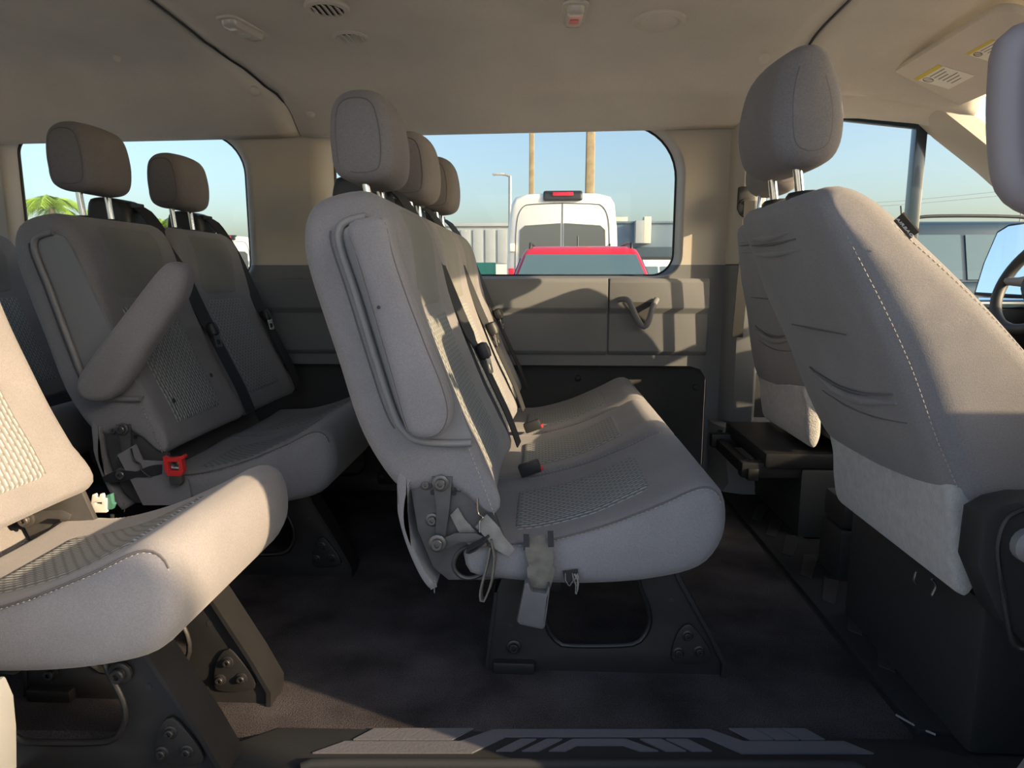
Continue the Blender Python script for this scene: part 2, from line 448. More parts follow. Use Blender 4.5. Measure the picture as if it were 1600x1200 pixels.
mat('green_paint', (.10, .42, .27), .4)
mat('mirror_glass', (.80, .84, .86), .03, metal=1)
mat('steel_grey', (.42, .42, .40), .5, metal=.4)
glass('window_glass', (.72, .75, .755)); glass('clear_glass', (.76, .79, .79)); glass('windshield_glass', (.92, .93, .92))
# ---------------------------------------------------------------- the van's shell
def struct(o): o['kind'] = 'structure'; return o
GY = 2.56; WY = 2.50
def shear(loop, k, zc): return [(x, z + (k * x if z > zc else 0)) for x, z in loop]
def grow(loop, l, r, t, b):
    xs = [q[0] for q in loop]; zs = [q[1] for q in loop]; x0, x1, z0, z1 = min(xs), max(xs), min(zs), max(zs)
    return [(x0 - l + (x - x0) / (x1 - x0) * (x1 - x0 + l + r), z0 - b + (z - z0) / (z1 - z0) * (z1 - z0 + t + b)) for x, z in loop]
W1 = rrect(-.765, .728, .482, 1.262, (.07, .08, .19, .10), 10)
W2 = rrect(-1.96, .722, -1.098, 1.245, (.06, .06, .15, .07), 10)
W1o = grow(W1, .075, .022, .012, .012); W2o = grow(W2, .03, .05, .012, .012)
# floor
fl = plate('floor', [(-2.7, .93), (.60, .99), (.60, 2.6), (-2.7, 2.6)], [], 0, -.05, 'carpet', axis='Z'); struct(fl)
tag(fl, 'dark worn carpet covering the van floor', 'floor')
cf = plate('floor', [(.60, .74), (2.3, .74), (2.3, 2.6), (.60, 2.6)], [], -.002, -.05, 'mat_rubber', axis='Z'); struct(cf)
tag(cf, 'black rubber mat on the cab floor beyond the tread strip', 'floor')
# pale threshold line at the cab mat
a, b = P(1400, 1117, Z=.004), P(1462, 1148, Z=.004)
tube('mat_edge', [a, a.lerp(b, .5) + Vector((0, -.006, 0)), b], .0018, 'grey_plastic', cf, 6)
# entry step with tread pattern, one raised piece after another
st = plate('trim_1', [(-.78, .70), (.66, .70), (.66, .955), (.60, 1.0), (-.42, .985), (-.50, .93), (-.78, .93)], [], -.03, .034, 'mat_rubber', axis='Z', bev=.004); struct(st)
tag(st, 'black entry step plate along the sliding door sill', 'step plate')
def zp(pts): return [tuple(P(400 + a / 1.3333, 1000 + b / 1.3333, Z=.005).xy) for a, b in pts]
pieces = [[(118, 236), (185, 212), (425, 212), (495, 187), (945, 187), (1015, 212), (1225, 212), (1287, 237), (1012, 237), (932, 202), (520, 202), (450, 236)],
          [(610, 232), (660, 207), (770, 207), (838, 232), (800, 232), (765, 220), (668, 220), (645, 232)]]
for i in range(3):
    x = 203 + 54 * i; pieces.append([(x, 208), (x + 44, 185), (x + 94, 185), (x + 52, 208)] if i < 2 else [(x, 208), (x + 44, 185), (x + 142, 185), (x + 98, 208)])
    x = 985 + 54 * i; pieces.append([(x, 185), (x + 50, 185), (x + 92, 208), (x + 44, 208)])
for i in range(2):
    x = 500 + 54 * i; pieces.append([(x, 232), (x + 52, 207), (x + 84, 207), (x + 34, 232)])
    x = 800 + 54 * i; pieces.append([(x, 207), (x + 44, 207), (x + 96, 232), (x + 54, 232)])
for q in pieces: plate('tread_piece', zp(q), [], .004, .0025, 'tread_grey', st, axis='Z')
rim = [P(470, 1200, Z=.006), P(500, 1193, Z=.008), P(900, 1194, Z=.008), P(1320, 1196, Z=.008), P(1350, 1204, Z=.006)]
tube('step_rim', [tuple(v) for v in crom([tuple(v) for v in rim], 24, False)], .008, 'mat_rubber', st, 10)
# strip between the carpet and the cab with its diagonal ribs
ts = plate('trim_2', [(.612, 1.02), (.735, 1.02), (.735, 2.2), (.612, 2.2)], [], -.004, .011, 'mat_rubber', axis='Z', bev=.003); struct(ts)
tag(ts, 'black ribbed tread strip between the carpet and the cab floor', 'tread strip')
for i in range(7):
    y = 1.20 + i * .13
    plate('tread_piece', [(.635, y), (.655, y - .02), (.715, y + .10), (.715, y + .125), (.69, y + .125)], [], .007, .002, 'tread_dark', ts, axis='Z')
# far wall: trim with window openings, split into tan pillars above and slate below
outer = [(-2.7, .40), (.545, .40), (.585, .388), (.607, .35), (.607, 0), (.72, 0), (.72, 1.30), (-2.7, 1.30)]
def wall_piece(name, keep_above, matn, parent=None):
    bm = plate_bm(outer, [W1o, W2o], WY, .015)
    bmesh.ops.bisect_plane(bm, geom=bm.verts[:] + bm.edges[:] + bm.faces[:], plane_co=(0, 0, .767), plane_no=(0, 0, 1),
                           clear_inner=keep_above, clear_outer=not keep_above)
    me = bpy.data.meshes.new(name); bm.to_mesh(me); bm.free(); return finish(name, me, matn, parent, sharp=30)
wl = wall_piece('wall_left', True, 'trim_tan'); struct(wl); tag(wl, 'tan pillar trim around the two fixed side windows', 'wall')
lw = wall_piece('lower_trim', False, 'trim_slate', wl)
def reveal(loop_in, loop_out, above, name, matn):
    r0 = [(x, WY, z) for x, z in loop_in]; n = len(r0); rings = []
    for k in range(7):
        t = k / 6; s = 1 - (1 - t) ** 2
        rings.append([(a[0] + (b[0] - a[0]) * t, WY + (GY - WY) * (t ** 2.2), a[1] + (b[1] - a[1]) * t) for a, b in zip(loop_in, loop_out)])
    V = [v for r in rings for v in r]; Fc = []
    for s in range(6):
        for i in range(n): j = (i + 1) % n; Fc.append((s * n + i, s * n + j, (s + 1) * n + j, (s + 1) * n + i))
    bm = bmesh.new(); vs = [bm.verts.new(v) for v in V]
    for f in Fc: bm.faces.new([vs[i] for i in f])
    bmesh.ops.bisect_plane(bm, geom=bm.verts[:] + bm.edges[:] + bm.faces[:], plane_co=(0, 0, .767), plane_no=(0, 0, 1), clear_inner=above, clear_outer=not above)
    me = bpy.data.meshes.new(name); bm.to_mesh(me); bm.free(); return finish(name, me, matn, wl)
for lo, li in ((W1, W1o), (W2, W2o)):
    reveal(li, lo, True, 'window_reveal', 'trim_tan'); reveal(li, lo, False, 'window_reveal', 'trim_slate')
def window(n, loop, label):
    o = plate('window_%d' % n, loop, [], GY + .004, .004, 'window_glass'); struct(o); tag(o, label, 'window')
    tube('window_seal', [(x, GY + .001, z) for x, z in loop], .006, 'seal', o, 6, closed=True); return o
window(1, W1, 'wide fixed side window beside the three-seat bench')
window(2, W2, 'fixed side window behind the two-seat bench headrests')
# slate side panels below the window
def xprof(name, yz, x0, x1, matn, parent, bev=.004):
    bm = plate_bm(yz, [], x0, x1 - x0, axis='X')
    if bev:
        ed = [e_ for e_ in bm.edges if len(e_.link_faces) == 2 and e_.calc_face_angle(0) > .2]
        bmesh.ops.bevel(bm, geom=ed, offset=bev, segments=2, affect='EDGES', profile=.6)
    me = bpy.data.meshes.new(name); bm.to_mesh(me); bm.free(); return finish(name, me, matn, parent, sharp=50)
pz = [(2.52, .722), (2.487, .718), (2.478, .705), (2.474, .612), (2.488, .592), (2.484, .455), (2.495, .440), (2.56, .440), (2.56, .722)]
xprof('side_panel', pz, -2.2, .238, 'trim_slate', wl)
xprof('side_panel', [(y + .003, z) for y, z in pz], .244, .60, 'trim_slate', wl)
rc = plate('recess_panel', [(-2.2, 0), (.62, 0), (.62, .46), (-2.2, .46)], [], 2.57, .02, 'trim_recess', wl)
for px, py in ((903, 591), (1087, 605)):
    p = P(px, py, Y=2.565); lathe('push_fastener', [(.012, 0), (.012, .006), (.006, .010)], p, (0, -1, 0), 'black_plastic', wl, 12)
# B pillar trim of the far side
bp_ = [(.655, 2.50), (.668, 2.455), (.69, 2.43), (.755, 2.42), (.775, 2.46), (.775, 2.56), (.655, 2.56)]
o = plate('trim_3', bp_, [], .767, .52, 'trim_tan', axis='Z', bev=.006); struct(o); tag(o, 'tan upper pillar trim behind the driver seat', 'pillar trim')
o2 = plate('lower_pillar_trim', bp_, [], .205, .560, 'trim_slate', o, axis='Z', bev=.004)
low = [[(x * 1 + (0 if k else -.02), y - d, z) for x, y in [(.62, 2.42), (.64, 2.36), (.70, 2.33), (.95, 2.33), (.98, 2.38), (.98, 2.56), (.62, 2.56)]] for k, (d, z) in enumerate([(.10, 0), (.10, .03), (.055, .10), (.02, .17), (0, .203)])]
loft('pillar_foot_trim', low, 'trim_slate', o)
# driver belt on the pillar
bt = [tuple(P(1168, 285, Y=2.40)), tuple(P(1166, 350, Y=2.39)), tuple(P(1163, 420, Y=2.38))]
hb = thing('belt_anchor', P(1165, 320, Y=2.41), 'black seat belt height adjuster on the tan pillar behind the driver seat', 'belt anchor')
lc = hb.location
bbox('anchor_cover', (-.028, -.012, -.02), (.03, .012, .06), .008, 'black_plastic', hb)
lathe('anchor_ring', [(.034, 0), (.034, .010), (.022, .014)], (0.004, -.012, -.012), (0, -1, 0), 'black_plastic', hb, 18)
ribbon('belt_webbing', [(.005, -.026, .01), (.005, -.026, -.10), (-.003, -.022, -.25), (-.01, -.02, -.45)], (1, 0, 0), .036, .003, 'webbing', hb)
# driver door with window opening, dark frame and division bar
dw = XZ([(1190, 178), (1310, 184), (1430, 197), (1500, 225), (1560, 262), (1640, 318), (1720, 385), (1720, 475), (1190, 475)], 2.56)
dr = plate('door_1', [(.74, -.02), (2.3, -.02), (2.3, .80), (1.9, 1.02), (1.66, 1.18), (1.47, 1.265), (1.30, 1.31), (.74, 1.33)], [dw], 2.535, .03, 'cab_dark'); struct(dr)
tag(dr, 'driver door with its dark window frame', 'door')
w3 = plate('window_3', dw, [], GY + .004, .004, 'clear_glass'); struct(w3); tag(w3, 'arched driver door window with a dark division bar', 'window')
tube('window_frame', [(x, 2.54, z) for x, z in dw], .017, 'body_blue', w3, 8, closed=True)
a, b = P(1438, 190, Y=2.545), P(1440, 478, Y=2.545)
bbox('division_bar', (a.x - .021, 2.525, b.z), (a.x + .019, 2.56, a.z), .004, 'body_blue', w3)
# headliner in three pieces, their edges rolled into seams
def ze(X):
    if X < .9: return 1.222 + .012 * X
    pts = [(.9, 1.250), (1.05, 1.262), (1.30, 1.238), (1.46, 1.178), (1.60, 1.10)]
    for (x0, z0), (x1, z1) in zip(pts, pts[1:]):
        if X <= x1: return z0 + (z1 - z0) * (X - x0) / (x1 - x0)
    return 1.10
def zt(X): return 1.428 if X < .8 else 1.428 - .20 * max(X - .9, 0) ** 1.2
HP = [(.60, 1.25, 0), (.66, 1.31, 0), (.78, 1.39, 0), (.95, -.004, 1), (1.3, .004, 1), (1.7, .004, 1), (2.0, -.004, 1), (2.12, -.012, 1), (2.19, -.028, 1), (2.24, -.06, 1),
      (2.275, -.100, 1), (2.31, -.128, 1), (2.36, .055, 2), (2.42, .028, 2), (2.462, .010, 2), (2.477, 0, 2), (2.49, .004, 2), (2.50, .03, 2), (2.58, .05, 2)]
def hp(X):
    out = []
    for y, z, m in HP: out.append((y, z if m == 0 else (zt(X) + z if m == 1 else ze(X) + z)))
    return crom(out, 72, False)
def seamx(y):
    pts = [(0, -1.017), (2.12, -1.017), (2.20, -.99), (2.25, -.93), (2.30, -.865), (2.36, -.85), (2.47, -.862), (3, -.862)]
    for (y0, x0), (y1, x1) in zip(pts, pts[1:]):
        if y <= y1: return x0 + (x1 - x0) * (y - y0) / (y1 - y0)
def liner(name, fa, fb, nx, label, par=None):
    rows = []
    for k in range(nx + 1):
        t = k / nx; row = []
        base = hp((fa(2.0) + fb(2.0)) / 2)
        for i, (y, _) in enumerate(base):
            X = fa(y) + (fb(y) - fa(y)) * t; yy, zz = hp(X)[i]; d = 0
            e0 = min(t, 1 - t) * abs(fb(y) - fa(y))
            if e0 < .012: d = .006 * (1 - e0 / .012)
            row.append((X, yy + d * .5, zz + d))
        rows.append(row)
    o = loft(name, rows, 'headliner', None, caps=False, closed=False, sharp=None)
    sm = o.modifiers.new('thick', 'SOLIDIFY'); sm.thickness = .02; sm.offset = 1
    struct(o); tag(o, label, 'headliner'); return o
c_rear = liner('ceiling', lambda y: -2.72, lambda y: seamx(y) - .002, 26, 'beige headliner over the rear rows behind the curved seam')
c_mid = liner('ceiling', lambda y: seamx(y) + .002, lambda y: .788, 26, 'beige headliner panel with lamps and vents over the middle bench')
c_cab = liner('ceiling', lambda y: .792, lambda y: 1.36, 12, 'beige headliner over the cab beside the sun visor')
for cx, nm in ((lambda y: seamx(y), 'ceiling_seam'), (lambda y: .79, 'ceiling_seam')):
    base = hp(0 if cx(2) < 0 else .79); tube(nm, [(cx(y), y + .004, z + .006) for y, z in base], .0045, 'seal', c_mid, 6)
for px, py in ((182, 92), (397, 145), (484, 180), (1195, 93), (1328, 150)):
    Yq = {92: 2.1, 145: 2.27, 180: 2.36, 93: 2.15, 150: 2.38}[py]; p = P(px, py, Y=Yq)
    par = c_rear if px in (182, 397) else (c_mid if px != 1328 else c_cab)
    lathe('liner_plug', [(.016 if px != 182 else .010, -.004), (.016 if px != 182 else .010, .004), (.011, .007)], p + Vector((0, .006, .006)), (0, -.75, -.66), 'headliner', par, 14)
# A pillar trim and windshield
ap = [P(1412, 128, Y=2.44), P(1500, 185, Y=2.43), P(1570, 240, Y=2.46), P(1650, 315, Y=2.49), P(1760, 420, Y=2.5)]
rings = []
for i, p in enumerate(ap):
    t = (ap[min(i + 1, 4)] - ap[max(i - 1, 0)]).normalized(); n = Vector((-t.z, 0, t.x)).normalized(); w = [.02, .056, .058, .055, .055][i]
    rings.append([p + n * w + Vector((0, .06, 0)), p + n * w * .9 + Vector((0, .0, 0)), p + n * w * .3 + Vector((0, -.035, 0)), p - n * w * .5 + Vector((0, -.03, 0)), p - n * w + Vector((0, .015, 0)), p - n * w + Vector((0, .09, 0)), p + n * w + Vector((0, .13, 0))])
o = loft('trim_4', rings, 'trim_cream'); struct(o); tag(o, 'cream windshield pillar trim curving down past the driver window', 'pillar trim')
ws = [(1.33, .72, 1.36), (1.33, 2.47, 1.36), (2.15, 2.55, .66), (2.15, .66, .66)]
o = mesh_obj('window_4', ws + [(x + .006, y, z + .006) for x, y, z in ws], [(0, 1, 2, 3), (4, 5, 6, 7), (0, 1, 5, 4), (1, 2, 6, 5), (2, 3, 7, 6), (3, 0, 4, 7)], 'windshield_glass', smooth=False)
struct(o); tag(o, 'sloping windshield beyond the sun visor', 'window')
# near side of the body: front door and rear quarter on either side of the open sliding door
nd = [(.80, .76), (1.55, .76), (1.85, .80), (1.62, 1.06), (1.42, 1.20), (1.25, 1.25), (.80, 1.25)]
o = plate('wall_right', [(.56, -.05), (2.25, -.05), (2.25, .66), (1.9, .95), (1.62, 1.16), (1.45, 1.28), (1.30, 1.36), (.56, 1.36)], [nd], .655, .05, 'trim_slate'); struct(o)
tag(o, 'near front door and pillar ahead of the sliding door opening', 'wall')
o3 = plate('quarter_panel', [(-2.7, -.05), (-.72, -.05), (-.72, 1.36), (-2.7, 1.36)], [rrect(-2.0, .75, -.9, 1.2, .1)], .655, .05, 'trim_tan', o)
w5 = plate('window_5', nd, [], .68, .004, 'windshield_glass'); struct(w5); tag(w5, 'near front door window ahead of the sliding door', 'window')
w6 = plate('window_6', rrect(-2.0, .75, -.9, 1.2, .1), [], .68, .004, 'windshield_glass'); struct(w6); tag(w6, 'near rear quarter window behind the sliding door', 'window')
hdr = bbox('door_header', (-.74, .60, 1.27), (.58, .72, 1.36), .01, 'trim_tan', o)
# pillar trim and grab handle at the sliding door, front side
pil = [[(.64, .66, z), (.60 + d, .68, z), (.585 + d, .74, z), (.60 + d, .80, z), (.66, .83, z), (.72, .80, z), (.72, .66, z)] for z, d in ((0, .0), (.06, -.02), (.14, .02), (.22, .05), (.4, .055), (.9, .05), (1.3, .03))]
o = loft('trim_5', pil, 'trim_mauve'); struct(o); tag(o, 'mauve grey pillar trim at the front of the sliding door', 'pillar trim')
hx = [P(1577, 90, Y=.79), P(1586, 72, Y=.79), P(1605, 62, Y=.79), P(1650, 60, Y=.79), P(1690, 80, Y=.78), P(1690, 300, Y=.78), P(1650, 318, Y=.79), P(1610, 308, Y=.79), P(1588, 293, Y=.79), P(1577, 262, Y=.79), P(1572, 180, Y=.79)]
g = tube('grab_handle', [tuple(v) for v in crom([tuple(v) for v in hx], 48)], .0185, 'trim_mauve', None, 12, closed=True)
tag(g, 'mauve loop grab handle on the pillar beside the front passenger seat', 'grab handle')
sill = plate('trim_6', XZ([(-80, 1085), (-22, 1078), (-8, 1110), (-3, 1160), (-2, 1230), (-80, 1230)], .70), [], .68, .05, 'trim_cream', bev=.004); struct(sill)
tag(sill, 'cream edge of the rear door jamb beside the single seat', 'door jamb')
# rear wall and dashboard
o = plate('wall_back', [(.65, -.05), (2.6, -.05), (2.6, 1.36), (.65, 1.36)], [rrect(.8, .75, 1.55, 1.25, .06), rrect(1.68, .75, 2.42, 1.25, .06)], -2.72, .04, 'trim_slate', axis='X'); struct(o)
tag(o, 'rear doors of the van behind the last row', 'wall')
db = [(1.72, .60), (1.80, .66), (2.2, .70), (2.28, .62), (2.28, 0), (1.95, 0), (1.80, .35)]
o = thing('dashboard', (0, 0, 0), 'dark dashboard ahead of the steering wheel', 'dashboard')
slab('dash_body', db, .72, 2.5, .03, 'cab_dark', o, n=40)
# ---------------------------------------------------------------- things on the ceiling
def vent(px, py, label, Z=1.424):
    c = P(px, py, Z=Z); t = thing('air_vent', c, label, 'air vent', 'pair of oval ceiling vents')
    lathe('bezel', [(.058, .004), (.060, -.001), (.056, -.006), (.044, -.008), (.041, -.003)], (0, 0, 0), (0, 0, 1), 'headliner', t, 28)
    lathe('throat', [(.041, -.0045), (.041, -.003)], (0, 0, 0), (0, 0, 1), 'vent_dark', t, 24)
    for i in range(5):
        x = (-2 + i) * .0155; h = math.sqrt(.038 ** 2 - x * x)
        bbox('slat', (x - .0062, -h, -.0085), (x + .0062, h, -.0065), 0, 'headliner', t, rot=Matrix.Rotation(.5, 3, 'Y'))
    return t
vent(511, 12, 'oval slatted ceiling vent farther from the side window'); vent(548, 57, 'oval slatted ceiling vent nearer the side window')
def lamp(px, py, L, Wd, rz, label, Z=1.423, red=False):
    c = P(px, py, Z=Z); t = thing('ceiling_lamp', c, label, 'ceiling lamp'); t.rotation_euler = (0, 0, rz)
    plate('bezel', rrect(-L / 2 - .012, -Wd / 2 - .01, L / 2 + .012, Wd / 2 + .01, .02), [], -.004, .008, 'headliner', t, axis='Z', bev=.003)
    n = 14; rings = []
    for s, dz in ((1, -.003), (.97, -.013), (.88, -.019), (.6, -.022)):
        rings.append([(x * s, y * s, dz) for x, y in rrect(-L / 2, -Wd / 2, L / 2, Wd / 2, .016)])
    loft('lens', rings, 'lens', t)
    plate('switch', rrect(-.014, -.012, .014, .012, .004), [], -.0245, .004, 'lens_red' if red else 'white_plastic', t, axis='Z')
lamp(380, 42, .145, .048, math.radians(76), 'clear oblong ceiling lamp near the curved headliner seam')
lamp(897, 20, .13, .048, math.radians(92), 'oblong ceiling lamp with a reddish switch beside the round speaker', red=True)
def round_cover(px, py, label, Z=1.422):
    c = P(px, py, Z=Z); t = thing('ceiling_speaker', c, label, 'speaker')
    lathe('bezel', [(.074, .004), (.072, -.004), (.060, -.007), (.054, -.003)], (0, 0, 0), (0, 0, 1), 'headliner', t, 30)
    lathe('grille', [(.054, -.002), (.050, -.007), (.030, -.010), (.010, -.011)], (0, 0, 0), (0, 0, 1), 'headliner', t, 30)
round_cover(1030, 33, 'round ceiling speaker cover beside the oblong lamp with reddish switch')
round_cover(24, 83, 'round ceiling speaker cover over the rear rows behind the seam')
# sun visor with its two stickers
A_, B_, C_ = Vector((1.075, 2.33, 1.352)), Vector((1.07, 1.76, 1.358)), Vector((1.30, 2.30, 1.262))
uy = (B_ - A_).normalized(); vx = (C_ - A_); vx = (vx - uy * vx.dot(uy)).normalized(); nv = uy.cross(vx).normalized()
if nv.z > 0: nv = -nv
vi = thing('sun_visor', A_, 'beige sun visor with two warning stickers above the driver window', 'sun visor')
o = plate('visor_panel', rrect(0, 0, .58, .245, .045), [], -.011, .022, 'headliner', vi, axis='Z', bev=.006)
MV = Matrix((( uy.x, vx.x, nv.x), (uy.y, vx.y, nv.y), (uy.z, vx.z, nv.z))).to_4x4()
for ob in list(vi.children): ob.data.transform(MV)
def on_visor(px, py, lift=.0115):
    d = (P(px, py, Y=1.0) - Vector((0, 0, H))); o_ = Vector((0, 0, H)); q = A_ + nv * lift
    t = (q - o_).dot(nv) / d.dot(nv); return o_ + d * t - A_
def label_quad(c4, heading):
    q = [on_visor(*c) for c in c4]; q2 = [v + nv * .0008 for v in q]
    o = mesh_obj('warning_sticker', q + q2, [(0, 1, 2, 3), (4, 5, 6, 7), (0, 1, 5, 4), (1, 2, 6, 5), (2, 3, 7, 6), (3, 0, 4, 7)], 'label_white', vi, smooth=False); tag(o, 'pale sticker with a yellow heading band')
    def bl(s, t, h=.0013): return q[0].lerp(q[1], s).lerp(q[3].lerp(q[2], s), t) + nv * h
    def bar(nm, s0, s1, t0, t1, m, h=.0013):
        mesh_obj(nm, [bl(s0, t0, h), bl(s1, t0, h), bl(s1, t1, h), bl(s0, t1, h), bl(s0, t0, h - .0006), bl(s1, t0, h - .0006), bl(s1, t1, h - .0006), bl(s0, t1, h - .0006)], [(0, 1, 2, 3), (4, 5, 6, 7), (0, 1, 5, 4), (1, 2, 6, 5), (2, 3, 7, 6), (3, 0, 4, 7)], m, o, smooth=False)
    bar('heading_band', 0, 1, 0, .13, 'label_yellow')
    for i in range(6): bar('text_line', .34, .92 - .1 * (i % 3), .22 + .12 * i, .25 + .12 * i, 'label_ink')
    c = bl(.17, .30, .0014); e1 = (q[1] - q[0]) * .11; e2 = (q[3] - q[0]) * .13
    tube('warning_symbol', [c + e1 * math.cos(a * math.pi / 8) + e2 * math.sin(a * math.pi / 8) for a in range(16)], .0011, 'label_ink', o, 5, closed=True)
    tube('warning_slash', [c - e1 * .7 - e2 * .7, c + e1 * .7 + e2 * .7], .0011, 'label_ink', o, 5)
label_quad([(1428, 123), (1466, 101), (1523, 118), (1483, 139)], 1)
label_quad([(1509, 84), (1549, 61), (1602, 73), (1550, 97)], 1)
# V shaped pull handle on the far wall
vh = thing('pull_handle', (.36, 2.478, .60), 'V-shaped slate pull handle on the far side panel', 'handle')
def vpt(px, py, Y): return tuple(P(px, py, Y=Y) - vh.location)
tube('handle_grip', crom([vpt(968, 468, 2.475), vpt(982, 470, 2.44), vpt(994, 495, 2.425), vpt(1004, 510, 2.425), vpt(1012, 505, 2.425), vpt(1020, 480, 2.44), vpt(1026, 468, 2.475)], 30, False), .0105, 'trim_slate', vh, 10)
plate('handle_pocket', [(a - vh.location.x, b - vh.location.z) for a, b in XZ([(975, 472), (1024, 472), (1010, 512), (1000, 512)], 2.478)], [], -.004, .008, 'trim_recess', vh)
# ---------------------------------------------------------------- seats
# side profiles of the bench seats, x forward, z up, measured from the row's own origin
CUSH = [(-.11, .200), (.00, .187), (.10, .187), (.20, .198), (.280, .222), (.316, .268), (.323, .322), (.310, .366), (.272, .378), (.20, .345), (.10, .304), (.0, .276), (-.08, .268), (-.13, .262), (-.135, .225)]
BACK = [(-.075, .318), (-.062, .345), (-.085, .41), (-.118, .48), (-.150, .56), (-.180, .64), (-.205, .72), (-.228, .79), (-.252, .842), (-.29, .868), (-.345, .862), (-.383, .842), (-.399, .797), (-.393, .735), (-.352, .592),
        (-.314, .462), (-.262, .372), (-.225, .352), (-.18, .362), (-.135, .350), (-.098, .322)]
HEAD = [(-0.363, 0.905), (-0.343, 0.897), (-0.315, 0.895), (-0.287, 0.901), (-0.271, 0.919), (-0.266, 0.957), (-0.27, 1.0), (-0.28, 1.033), (-0.3, 1.051), (-0.33, 1.055), (-0.357, 1.047), (-0.374, 1.026), (-0.38, 0.986), (-0.378, 0.938), (-0.373, 0.916)]
FRONT = [(-.062, .345), (-.085, .41), (-.118, .48), (-.150, .56), (-.180, .64), (-.205, .72), (-.228, .79), (-.252, .842)]
def xf(z):
    for (x0, z0), (x1, z1) in zip(FRONT, FRONT[1:]):
        if z <= z1: return x0 + (x1 - x0) * (z - z0) / (z1 - z0)
    return FRONT[-1][0] - (z - .842) * 1.0
def cush_fn(y0, y1):
    yc, hw = (y0 + y1) / 2, (y1 - y0) / 2
    def f(v, nx, nz):
        t = (v[1] - yc) / hw; k = max(nz, 0) * (1 - min(abs(t), 1) ** 4)
        return (v[0], v[1], v[2] - .014 * k * max(0, min(1, (.25 - v[0]) / .15)))
    return f
def back_fn(y0, y1):
    yc, hw = (y0 + y1) / 2, (y1 - y0) / 2
    def f(v, nx, nz):
        t = min(abs(v[1] - yc) / hw, 1); k = max(nx, 0) * (1 - t ** 4)
        z = v[2]; u = max(0, min(1, (.80 - z) / .1))
        return (v[0] - .026 * k * u, v[1], v[2])
    return f
def seat_unit(root, y0, y1, post_gap=.055, near=False, lift=0.0):
    yc = (y0 + y1) / 2; w = y1 - y0; fc, fb = cush_fn(y0, y1), back_fn(y0, y1)
    c = slab('seat_cushion', CUSH, y0, y1, .034, 'fabric', root, n=64, ny=12, nr=5, fn=fc, crown=.005)
    patch('seat_insert', CUSH, (.205, .347), (-.05, .270), y0 + .078, y1 - .078, .0035, 'rib_seat', c, fn=fc, rad=.02, n=160)
    p = ccw(crom(CUSH, 160)); N = normals(p)
    for yy, s in ((y0 + .012, 0), (y1 - .012, 1)):                 # seam along the side edge of the top
        i0, i1 = nearest(p, (.318, .345)), nearest(p, (-.06, .268)); seam = [(p[i][0] + N[i][0] * -.010, yy - .0015 if not s else yy + .0015, p[i][1] + N[i][1] * -.010) for i in range(min(i0, i1), max(i0, i1) + 1, 2)]
        stitch('seam_stitching', seam, 'thread', c)
        if near and not s: tube('seam', [(a, b + .0005, d_ + .003) for a, b, d_ in seam], .0016, 'fabric_seam', c, 5)
    b = slab('backrest', BACK, y0, y1, .036, 'fabric', root, n=84, ny=12, nr=5, fn=fb, crown=.004)
    patch('upper_panel', BACK, (-.190, .668), (-.262, .850), y0 + .078, y1 - .078, .003, 'fabric_panel', b, fn=fb, rad=.035, n=200)
    patch('back_insert', BACK, (-.068, .366), (-.188, .660), y0 + .078, y1 - .078, .0035, 'rib_back', b, fn=fb, rad=.012, n=200)
    # headrest on two posts
    h = slab('headrest', HEAD, yc - .092, yc + .092, .026, 'fabric_head', root, n=60, ny=8, nr=5, crown=.005,
             fn=lambda v, nx, nz: (v[0] + .010 * (1 - ((v[1] - yc) / .092) ** 2) * (1 if nx > 0 else .3) - .004, v[1] - (v[1] - yc) * .05 * max(0, (.97 - v[2]) / .08), v[2] + .004 * (1 - ((v[1] - yc) / .092) ** 2) * max(nz, 0)))
    hp_ = ccw(crom(HEAD, 60)); Nh = normals(hp_)
    for yy in (yc - .0905, yc + .0905):
        tube('headrest_seam', [(x - nx * .017 - .004, yy - (yy - yc) * .05 * max(0, (.97 - z) / .08), z - nz * .017) for (x, z), (nx, nz) in zip(hp_, Nh)], .0014, 'fabric_seam', h, 5, closed=True)
    for s in (-1, 1):
        y = yc + s * post_gap
        tube('headrest_post', [(-.328, y, .92 + lift), (-.318, y, .85)], .0075, 'chrome', h, 12)
        lathe('post_collar', [(.020, 0), (.021, .008), (.017, .013), (.010, .014)], (-.320, y, .860), (0, 0, 1), 'black_plastic', b, 16)
    if lift:
        for ob in [h] + [q for q in h.children if 'seam' in q.name]: ob.data.transform(Matrix.Translation((0, 0, lift)))
    return c, b, h
LEG = [(793, 880), (776, 925), (766, 1000), (761, 1049), (832, 1051), (1127, 1047), (1129, 1034), (1108, 990), (1058, 900), (1052, 880)]
LEGH = [(858, 905), (851, 950), (856, 982), (868, 1000), (888, 1008), (982, 1007), (1004, 996), (1015, 975), (1013, 950), (1000, 920), (990, 905)]
